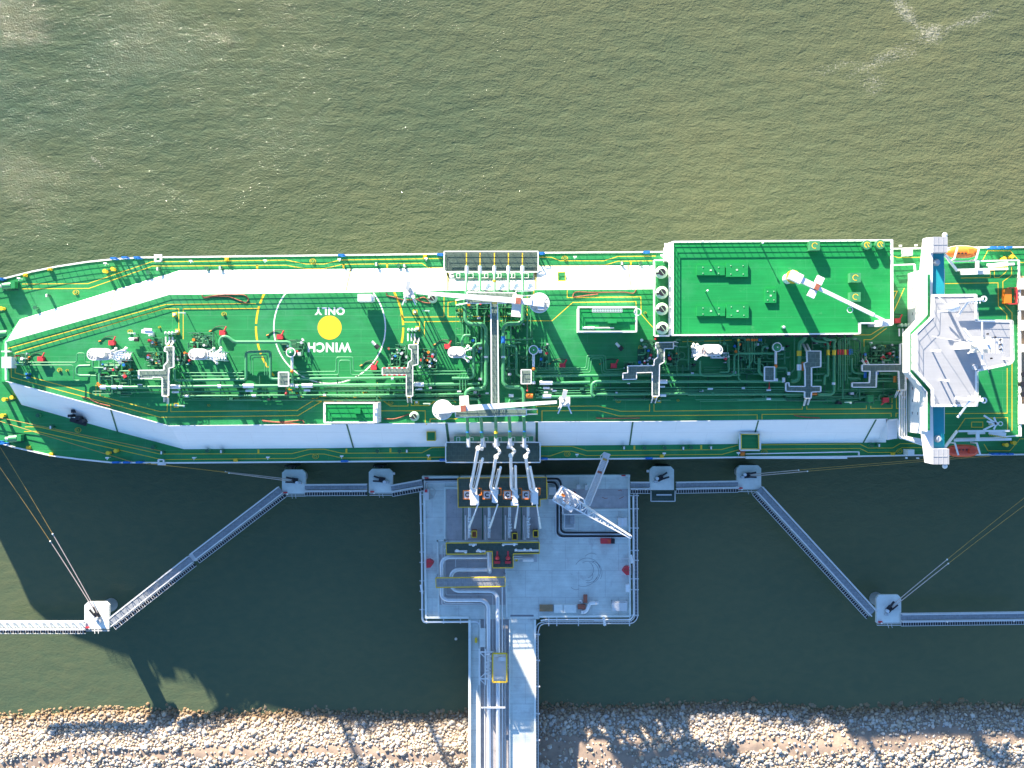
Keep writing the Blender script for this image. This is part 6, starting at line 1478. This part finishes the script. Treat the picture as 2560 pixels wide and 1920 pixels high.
# ---- gangway and its tower
t = thing('gangway', 'long ribbed aluminium gangway from the jetty head to the ship deck', 'gangway', W(1466,1262,ZJ))
a = W(1466,1262,14); b = W(1512,1148,19.2); d = (b-a).normalized(); n = Vector((-d.y,d.x,0)).normalized(); z = Vector((0,0,1))
part('walking_deck', MB().beam(a,b,1.0,.12), 'steel', t)
m = MB(); K = int((b-a).length/.42)
for k in range(K): q = a+(b-a)*(k/K)+z*.1; m.beam(q-n*.5,q+n*.5,.16,.06)
part('tread', m, 'light_grey', t)
for s in (-1,1):
    m = MB(); m.beam(a+n*s*.72+z*1.0,b+n*s*.72+z*1.0,.2,.16); m.beam(a+n*s*.62,b+n*s*.62,.16,.2)
    for k in range(20): q = a+(b-a)*(k/20); m.beam(q+n*s*.62,q+n*s*.72+z*1.0,.08)
    part('side_truss', m, 'light_grey', t)
q = a+(b-a)*.72; part('hinge_plate', MB().beam(q-d*.25+z*.16,q+d*.25+z*.16,1.0,.05), 'rust', t)
part('tip_platform', MB().beam(b+z*.1,b+d*1.6+z*.0,1.5,.15), 'steel', t); part('tip_plate', MB().beam(b-d*.3+z*.2,b+d*.2+z*.2,.9,.05), 'rope_ochre', t)
part('tip_gate', MB().rail([b+n*.8-d*.4,b+n*1.2+d*.4,b+n*.8+d*1.4],h=1,top=.12), 'light_grey', t)
t = thing('gangway_tower', 'grey stepped platform tower under the jetty crane', 'tower', W(1430,1250,ZJ))
part('tower_deck', MB().pprism([(1405,1262),(1470,1262),(1470,1285),(1405,1285)], 12.8, 13), 'grating_grey', t)
part('tower_rail', MB().prail([(1405,1262),(1407,1285),(1465,1285)], 13, h=1.1, top=.25), 'light_grey', t)
part('stair_flight', MB().pbox(1411,1286,1424,1310,ZJ+1,ZJ+2.2), 'grating_grey', t); part('stair_flight', MB().pbox(1425,1286,1436,1310,ZJ+2,ZJ+3.2), 'grating_grey', t)
part('stair_rail', MB().prail([(1411,1286),(1410,1319),(1436,1319),(1436,1286)], ZJ+1, h=1.2, top=.22), 'light_grey', t); part('landing', MB().pbox(1411,1311,1435,1318,ZJ+.6,ZJ+.9), 'steel', t)
for x,y in ((1406,1264),(1469,1264),(1406,1284),(1468,1284)): part('leg', MB().pbox(x-1,y-1,x+1,y+1,ZJ+.03,12.79), 'steel', t)
# ---- boxes and other things on the jetty head
def jbox(x0,y0,x1,y1,h,m_,lab,cat='box',nm='equipment_box',grp='equipment boxes on the jetty head',extra=None):
    t = thing(nm, lab, cat, W((x0+x1)/2,(y0+y1)/2,ZJ), grp)
    part('box_body', MB().pbox(x0,y0,x1,y1,ZJ+.03,ZJ+h-.1), m_, t)
    part('lid', MB().pbox(x0-.4,y0-.4,x1+.4,y1+.4,ZJ+h-.09,ZJ+h), m_, t)
    return t
jbox(1372,1218,1389,1237,2.2,'light_grey','square pale cabinet left of the crane cab'); jbox(1372,1248,1389,1261,1.6,'light_grey','low pale cabinet below and left of the crane cab')
jbox(1442,1212,1450,1223,2.2,'light_grey','left of two pale boxes above the crane cab'); jbox(1463,1212,1469,1225,2.2,'light_grey','right of two pale boxes beside the gangway'); jbox(1408,1274,1417,1284,1.6,'light_grey','small pale box on the tower below the crane')
t = jbox(1546,1295,1567,1316,2.6,'light_grey','pale checkered cube near the right jetty edge'); part('pale_stripe', MB().pbox(1554,1295,1559,1316,ZJ+2.601,ZJ+2.62), 'silver', t)
t = jbox(1565,1462,1574,1480,1.8,'white','white cabinet at the right jetty kerb below the red hut')
t = jbox(1531,1507,1567,1527,2.4,'light_grey','large pale container in the lower right jetty corner','container','container'); part('stair_frame', MB().prail([(1528,1500),(1566,1500),(1566,1506),(1528,1506)],ZJ,h=2,closed=True,top=.2), 'light_grey', t)
def hut(pts, lab):
    cx = sum(p[0] for p in pts)/len(pts); cy = sum(p[1] for p in pts)/len(pts); t = thing('fire_monitor_hut', lab, 'hut', W(cx,cy,ZJ), 'red huts at the jetty edges')
    part('hut_body', MB().pprism(pts, ZJ+.03, ZJ+2), 'red', t); a = W(cx-6,cy,ZJ+2.1); b = W(cx+8,cy,ZJ+2.1); part('roof_ridge', MB().beam(a,b,.1,.12), 'rust', t)
    part('pad', MB().pbox(cx-13,cy-13,cx+12,cy+11,ZJ+.004,ZJ+.03), 'concrete_pale', t)
hut([(1573,1417),(1573,1438),(1566,1438),(1556,1428),(1562,1419),(1565,1417)], 'bright red pointed hut at the right jetty edge')
hut([(1066,1400),(1075,1399),(1083,1404),(1084,1408),(1076,1419),(1066,1420)], 'red pointed hut at the left jetty edge')
t = jbox(1502,1347,1527,1359,1.6,'red','dark red fire equipment trailer below the crane boom','trailer','fire_trailer',None); part('black_tow', MB().pbox(1528,1348,1537,1359,ZJ+.1,ZJ+1.2), 'black', t); part('bright_lid', MB().pbox(1519,1349,1526,1357,ZJ+1.61,ZJ+1.7), 'boat_shade_lid_red', t)
jbox(1459,1488,1468,1507,1.1,'rust','upright brown red crate beside the white elbow pipe','crate','crate','brown red crates'); jbox(1445,1512,1463,1523,1.1,'rust','flat brown red crate at the end of the grey slabs','crate','crate','brown red crates')
t = thing('timber_stack', 'stack of brown planks on the lower jetty head', 'timber', W(1365,1520,ZJ))
for k in range(7): part('plank', MB().pbox(1349,1512.3+k*2.4,1382,1514.3+k*2.4,ZJ+.2,ZJ+.75+.03*(k%3)), 'wood', t)
part('bearer', MB().pbox(1348,1511.5,1384,1530,ZJ+.01,ZJ+.19), 'steel', t)
for x0,x1,l in ((1385,1407,'left'),(1408.5,1441,'right')): 
    t = thing('concrete_slab', '%s of two grey slabs right of the timber stack' % l, 'slab', W((x0+x1)/2,1522,ZJ), 'grey slabs on the jetty head'); part('slab', MB().pbox(x0,1512,x1,1532,ZJ+.01,ZJ+.6), 'concrete_pale', t)
t = thing('elbow_pipe', 'white S shaped spare pipe lying on the jetty head', 'pipe', W(1475,1520,ZJ)); part('pipe', MB().tube([W(1453,1530,ZJ+.7),W(1464,1530,ZJ+.7),W(1470,1518,ZJ+.7),(W(1474,1508,ZJ+.7)),W(1496,1507,ZJ+.7)],.42,1.2,12), 'white', t)
part('end_flange', MB().pbox(1489,1503,1492,1511,ZJ+.1,ZJ+1.2), 'light_grey', t); part('end_flange', MB().pbox(1458,1526,1460,1534,ZJ+.1,ZJ+1.2), 'light_grey', t)
t = thing('white_sack', 'small white bundle beside the upright brown crate', 'bundle', W(1452,1502,ZJ)); q = W(1452,1502,ZJ+.4); part('sack', MB().ball(q,.4,.25,.35,10,6).ball(q+Vector((.3,-.3,0)),.25,.25,.25,8,5), 'white', t)
t = thing('hose_reel', 'white hose reel with red valve at the upper left jetty corner', 'hose reel', W(1066,1228,ZJ)); part('reel_box', MB().pbox(1060,1222,1072,1250,ZJ+.03,ZJ+1.4), 'light_grey', t); part('red_valve', MB().pbox(1062,1224,1068,1231,ZJ+1.41,ZJ+1.8), 'red', t)
q = W(1080,1232,ZJ); part('hose_coil', MB().tube([(q.x-1,q.y-1.5,ZJ+.1),(q.x+.4,q.y-1.2,ZJ+.1),(q.x+.8,q.y+.6,ZJ+.1),(q.x-.2,q.y+1.3,ZJ+.1),(q.x-.9,q.y+.2,ZJ+.1),(q.x+.1,q.y-.8,ZJ+.1)],.06,.8,6), 'light_grey', t)
for x,y,l in ((1066,1195,'red lifebuoy box at the upper left jetty kerb'),(1559,1189,'red lifebuoy box at the upper right jetty kerb')): t = thing('lifebuoy_box', l, 'lifebuoy box', W(x,y,ZJ), 'red lifebuoy boxes'); part('box_body', MB().pbox(x-5,y-1.6,x+5,y+1.6,ZJ+.51,ZJ+.9), 'red', t)
t = thing('red_hydrant', 'red pipe valves in a white frame above the crane cab', 'hydrant', W(1427,1231,ZJ)); part('frame', MB().prail([(1418,1223),(1432,1223),(1432,1240),(1418,1240)],ZJ,h=1.5,closed=True,top=.16), 'light_grey', t); part('valve', MB().tube([W(1422,1229,ZJ+1),W(1428,1233,ZJ+1)],.2,seg=8).tube([W(1433,1229,ZJ+1),W(1438,1232,ZJ+1),W(1438,1236,ZJ+1)],.18,.4,8), 'red', t)
t = thing('yellow_valve_post', 'small yellow valve post on the trestle path', 'valve', W(1190,1602,ZJ)); part('post', MB().pbox(1187,1596,1193,1607,ZJ-.09,ZJ+.8), 'yellow', t)
for k,(o,l) in enumerate(((0,'outer pale pipe with painted dark shadow line curving round the crane base'),(9,'inner pale pipe with painted dark shadow line curving round the crane base'))):
    t = thing('curved_pipe_pair', l, 'pipe', W(1395,1260,ZJ), 'curved pipes round the crane base')
    pth = [(1367,1197+o),(1396-o,1197+o),(1402-o,1206+o),(1402-o,1325+o*.9),(1411-o*.8,1332+o),(1580,1332+o)]
    part('tray_shadow', MB().tube([W(x,y,ZJ+.25) for x,y in pth],.22,1.4,6), 'black', t)  # black tube painting the shadow of the pipe tray
    part('pale_pipe', MB().tube([W(x+(-3.2),y+3.2,ZJ+.3) for x,y in pth[:1]]+[W(x-3.2,y+3.2,ZJ+.3) for x,y in pth[1:]],.13,1.4,6), 'silver', t)
t = thing('curved_pipe_pair', 'curved pipes in the upper left corner of the jetty head', 'pipe', W(1075,1210,ZJ), 'curved pipes round the crane base')
for k in range(3): part('pipe', MB().tube([W(1058+k*4.2,1226,ZJ+.3),W(1058+k*4.2,1200+k*4.2,ZJ+.3),W(1062+k*4.4,1199+k*3.9,ZJ+.3),W(1144,1198.5+k*3.6,ZJ+.3)],.14 if k else .2,1.2,6), 'silver' if k else 'black', t)
t = thing('yellow_stair', 'yellow railed slatted stair right of the loading arm platform', 'stair', W(1358,1222,ZJ))
m = MB()
for k in range(12): m.pbox(1352,1207+k*3,1366,1208.4+k*3,12.0-k*.22,12.1-k*.22)
part('tread', m, 'yellow', t); part('stair_rail', MB().tube([W(1350,1206,13.6),W(1350,1244,12)],.16,seg=6).tube([W(1367,1206,13.6),W(1367,1244,12)],.16,seg=6), 'yellow', t)
for x,y,l in ((1581,1398,'right'),(1512,1553,'lower')):
    q = W(x,y,ZJ+1); t = thing('fire_monitor', 'white water cannon outside the %s jetty kerb' % l, 'water cannon', (q.x,q.y,ZJ), 'white water cannons'); part('barrel', MB().tube([q+Vector((-.3,1.0,0)),q+Vector((0,-.9,.2))],.2,seg=8,r2=.35), 'white', t); part('arm', MB().beam((q.x-2.4,q.y,ZJ+.3),(q.x+.3,q.y,ZJ+.3),.2), 'light_grey', t)

# ---- mooring dolphins
ZDp = 9.3
def dolphin(x0,y0,x1,y1,lab,hook,pile,base_rail=True):
    c = W((x0+x1)/2,(y0+y1)/2,ZDp); t = thing('mooring_dolphin', lab, 'dolphin', (c.x,c.y,0), 'concrete mooring dolphins')
    ch = 8
    part('cap', MB().pprism([(x0+ch,y0),(x1-ch,y0),(x1,y0+ch),(x1,y1),(x0,y1),(x0,y0+ch)], ZDp-.95, ZDp), 'concrete_pale', t)
    p = W(*pile, 0); part('pile', MB().cyl((p.x,p.y),1.9 if pile[2:] or True else 1,-4,ZDp-1.81,28), 'steel', t) if False else part('pile', MB().cyl((c.x+pile[0],c.y+pile[1]),1.5,-4,ZDp-.96,28), 'steel', t)
    if base_rail:
        a = W(x0+2,y1+1.5,ZDp); b = W(x1,y1+6,ZDp); part('cable_tray', MB().rail([(a.x,b.y,ZDp-.5),(b.x,b.y,ZDp-.5)],h=.5,top=.15,n=1).rail([(a.x,a.y,ZDp-.5),(b.x,a.y,ZDp-.5)],h=.5,top=.12,n=1), 'light_grey', t)
        m = MB()
        for dx in (-.4,.4): m.beam((c.x+dx,a.y,ZDp+.3),(c.x+dx+.2,b.y-.5,ZDp+.6),.09)
        part('ladder', m, 'light_grey', t)
        q = W(x0+8,y1-3,ZDp); part('red_buoy_box', MB().box(q.x-.35,q.y-.15,q.x+.5,q.y+.15,ZDp+.01,ZDp+.5), 'red', t)
        q = W(x0+13,y1+1,ZDp+1); part('lamp', MB().ball(q,.2,.2,.2,8,5), 'white', t)
    hx, hy, ha = hook; h = W(hx,hy,ZDp); dv = Vector((math.cos(ha),math.sin(ha),0)); nv = Vector((-dv.y,dv.x,0))
    hk = thing('mooring_hook', 'black hooks on the %s' % lab.replace('concrete dolphin','dolphin'), 'mooring hooks', (h.x,h.y,ZDp), 'black quick release mooring hooks')
    H = Vector((h.x,h.y,ZDp))
    part('base_plate', MB().beam(H-dv*.9+Vector((0,0,.2)),H+dv*.5+Vector((0,0,.2)),1.2,.38), 'black', hk)
    for s in (-.34,.34): part('hook', MB().beam(H+nv*s+Vector((0,0,.7)),H+nv*s*1.6+dv*1.7+Vector((0,0,.8)),.34,.5), 'black', hk)
    part('capstan', MB().cyl((H.x-dv.x*.9+nv.x*.3,H.y-dv.y*.9+nv.y*.3),.36,ZDp+.4,ZDp+1.4,14), 'silver', hk)
    part('capstan_motor', MB().box(H.x-dv.x*1.4-.3,H.y-dv.y*1.4-.25-.3,H.x-dv.x*1.4+.4,H.y-dv.y*1.4+.3-.3,ZDp+.01,ZDp+.9), 'steel', hk)
    return c
dolphin(211,1505,273,1571,'concrete dolphin at the lower left',(242,1535,math.radians(122)),(0,.6))
dolphin(705,1174,764,1234,'concrete dolphin upper left with mooring lines',(735,1201,math.radians(172)),(0,.6))
dolphin(922,1172,982,1232,'concrete dolphin just left of the jetty head',(953,1199,math.radians(170)),(0,.6))
dolphin(1624,1166,1685,1225,'concrete dolphin just right of the jetty head with a lower landing',(1652,1194,math.radians(25)),(0,.6),False)
dolphin(1842,1163,1903,1223,'concrete dolphin upper right with mooring lines',(1870,1188,math.radians(5)),(0,.6))
dolphin(2191,1487,2253,1557,'concrete dolphin at the lower right',(2224,1520,math.radians(48)),(0,.6))
t = thing('boat_landing', 'dark grating landing hanging below the dolphin right of the jetty head', 'landing', W(1656,1240,6)); part('grating', MB().pbox(1626,1226,1686,1252,6.0,6.15), 'grating_dark', t); part('landing_rail', MB().prail([(1626,1226),(1626,1252),(1686,1252),(1686,1226)],6.15,h=1.1,top=.2), 'light_grey', t); part('fender_beam', MB().beam(W(1641,1237,6.8),W(1679,1237,6.8),.3), 'silver', t)
for k,(x,y) in enumerate(((981,1184),(1621,1178))):
    t = thing('lamp_bracket', 'white box bracket on the %s side of the inner %s dolphin' % (('right','left')[k],('left','right')[k]), 'bracket', W(x,y,ZDp), 'white brackets on the dolphins'); part('box', MB().pbox(x-1,y-3,x+6,y+3,ZDp+.2,ZDp+.9) if k == 0 else MB().pbox(x-4,y-3,x+2,y+3,ZDp+.2,ZDp+.9), 'light_grey', t)
# ---- walkways between the dolphins
def catwalk(a, b, lab, w=1.25, wide=False, z=ZDp+.35):
    A = W(a[0],a[1],z); B = W(b[0],b[1],z); d = (B-A).normalized(); n = Vector((-d.y,d.x,0)); Z = Vector((0,0,1)); L = (B-A).length
    t = thing('catwalk', lab, 'walkway', (A+B)/2, 'steel walkways joining the dolphins and jetty')
    part('walking_deck', MB().beam(A,B,w,.12), 'concrete' if wide == 'p' else 'grating_grey', t)
    s = 1 if n.y > 0 else -1
    for q in (-1,1):
        m = MB(); top = 1.25; off = w/2+.22
        m.beam(A+n*q*off+Z*top,B+n*q*off+Z*top,.26,.22); m.beam(A+n*q*off,B+n*q*off,.24,.28)
        K = max(2,int(L/1.6))
        for k in range(K):
            u = A+(B-A)*(k/K); v = A+(B-A)*((k+1)/K)
            m.beam(u+n*q*off,u+n*q*off+Z*top,.13); m.beam(u+n*q*off,v+n*q*off+Z*top,.13)
        part('side_truss', m, 'light_grey', t)
    m = MB(); o = -s*(w/2+.95); 
    m.beam(A+n*(o-.42*1)+Z*.1,B+n*(o-.42)+Z*.1,.1,.12); m.beam(A+n*(o+.42)+Z*.1,B+n*(o+.42)+Z*.1,.1,.12)
    K = max(2,int(L/.55))
    for k in range(K): q = A+(B-A)*(k/K); m.beam(q+n*(o-.42)+Z*.1,q+n*(o+.42)+Z*.1,.08,.06)
    ctr_ = part('cable_tray', m, 'light_grey', t)
    part('tray_cable', MB().beam(A+n*o-Z*.05,B+n*o-Z*.05,.6,.08), 'black', ctr_)
    for u in (.3,.75):
        q = A+(B-A)*u+n*(-s)*(w/2+.3)+Z*1.4; part('walkway_lamp', MB().ball(q,.19,.19,.19,8,5), 'white', t)
catwalk((-60,1562),(214,1562),'white trussed walkway at the left edge of the picture',1.2,'p')
catwalk((276,1556),(478,1397),'lower half of the long diagonal walkway on the left',1.2)
catwalk((486,1390),(703,1224),'upper half of the long diagonal walkway on the left',1.2)
catwalk((762,1219),(918,1218),'straight walkway between the two left dolphins',.95)
catwalk((978,1221),(1056,1207),'short slanting walkway onto the left of the jetty head',.95)
catwalk((1576,1213),(1625,1213),'very short walkway onto the right of the jetty head',.95)
catwalk((1690,1213),(1845,1210),'straight walkway between the two right dolphins',.95)
catwalk((1897,1222),(2182,1532),'long diagonal walkway on the right',1.2)
catwalk((2252,1543),(2620,1538),'white trussed walkway at the right edge of the picture',1.2)
p = W(482,1394,0); t = thing('walkway_pile', 'single pile under the middle of the left diagonal walkway', 'pile', (p.x,p.y,0)); p = W(482,1394,ZDp); part('pile', MB().cyl((p.x,p.y),.45,-3,ZDp-.9,14), 'steel', t); part('pile_cap', MB().box(p.x-.8,p.y-.8,p.x+.8,p.y+.8,ZDp-.89,ZDp+.1), 'light_grey', t)
# ---- mooring lines
def mline(a, b, lab, split=.35):
    A = Vector(a); B = Vector(b); t = thing('mooring_line', lab, 'mooring line', A, 'mooring lines from the dolphins to the ship')
    def P(u): q = A+(B-A)*u; q.z -= 2.2*u*(1-u)*2; return q
    part('rope_tail', MB().tube([P(u*split/6) for u in range(7)], .10, seg=6), 'rope_pale', t)
    part('wire_rope', MB().tube([P(split+(1-split)*u/10) for u in range(11)], .065, seg=6), 'rope_ochre', t)
    part('joining_shackle', MB().ball(P(split),.2,.2,.2,8,5), 'white', t)
for k in (0,1):
    s = ('left','right')[k]; u = ('upper','lower')[k]
    h = W(238+k*5,1530+k*2,ZDp+.8); mline(h, W((-60,-52)[k],(1085,1035)[k],ZD+.5), '%s one of two lines rising left from the lower left dolphin' % s, .40)
    mline(W(732,1199+k*5,ZDp+.8), W(345+k*20,1157,ZD+.5), '%s one of two lines from the upper left dolphin to the bow' % u, .45)
    mline(W(1874,1186+k*5,ZDp+.8), W(2385+k*90,1143-k*3,ZD+.5), '%s one of two lines from the upper right dolphin to the stern' % u, .25)
    mline(W(2227+k*4,1516+k*4,ZDp+.8), W(2720,1122+k*25,ZD+.5), '%s one of two lines from the lower right dolphin to the stern' % u, .30)
# lines lying over the bow deck
for k,(a,b,l) in enumerate(((( -60,1032),(405,1128),'upper'),((-60,1035),(330,1155),'lower'))):
    q = W(*a,ZD); solo('mooring_rope', MB().tube([W(a[0],a[1],ZD+1.2),W((a[0]+b[0])/2,(a[1]+b[1])/2,ZD+.7),W(b[0],b[1],ZD+.9)],.07,1,6), 'rope_ochre', '%s pale rope stretched across the lower bow deck' % l, 'rope', q, 'ropes on the bow deck')
# fenders between dolphins and hull
for x,s in ((733,'upper left dolphin'),(951,'dolphin left of the jetty head'),(1655,'dolphin right of the jetty head'),(1873,'upper right dolphin')):
    c = W(x,1166,3); t = thing('fender', 'dark fender panel between the ship and the %s' % s, 'fender', (c.x,c.y,3), 'fenders on the dolphins')
    part('panel', MB().box(c.x-1.4,c.y+.15,c.x+1.4,c.y+.5,.6,6), 'black', t); part('rubber_cone', MB().tube([(c.x,c.y+.14,3.5),(c.x,c.y-1.5,3.5)],.7,seg=14), 'black', t)
    for dx in (-1.0,1.0): part('chain', MB().beam((c.x+dx,c.y+.3,6),(c.x+dx,c.y-.9,ZDp-.2),.09), 'steel', t)
q = W(1140,1597,0); t = thing('marker_float', 'tiny white float on the water left of the trestle', 'float', q); part('float', MB().ball((q.x,q.y,.12),.34,.34,.3,12,8), 'white', t)

# ---------------------------------------------------------------- make sure every label singles out one thing
from collections import defaultdict
dd = defaultdict(list)
for o, pos in THINGS:
    if 'label' in o and not o.get('kind'): dd[o['label']].append((pos, o))
ORD = ['first','second','third','fourth','fifth','sixth','seventh','eighth','ninth','tenth','eleventh','twelfth']
for lab, L_ in dd.items():
    if len(L_) > 1:
        L_.sort(key=lambda t: t[0][0])
        print('DUPLICATE', lab, len(L_))
        for k, (p, o) in enumerate(L_): o['label'] = lab + (', leftmost' if k == 0 else ', %s from left' % ORD[min(k,11)])
for o, pos in THINGS:
    l = o.get('label')
    if l and not 4 <= len(l.split()) <= 16: print('LABEL LENGTH', len(l.split()), l)
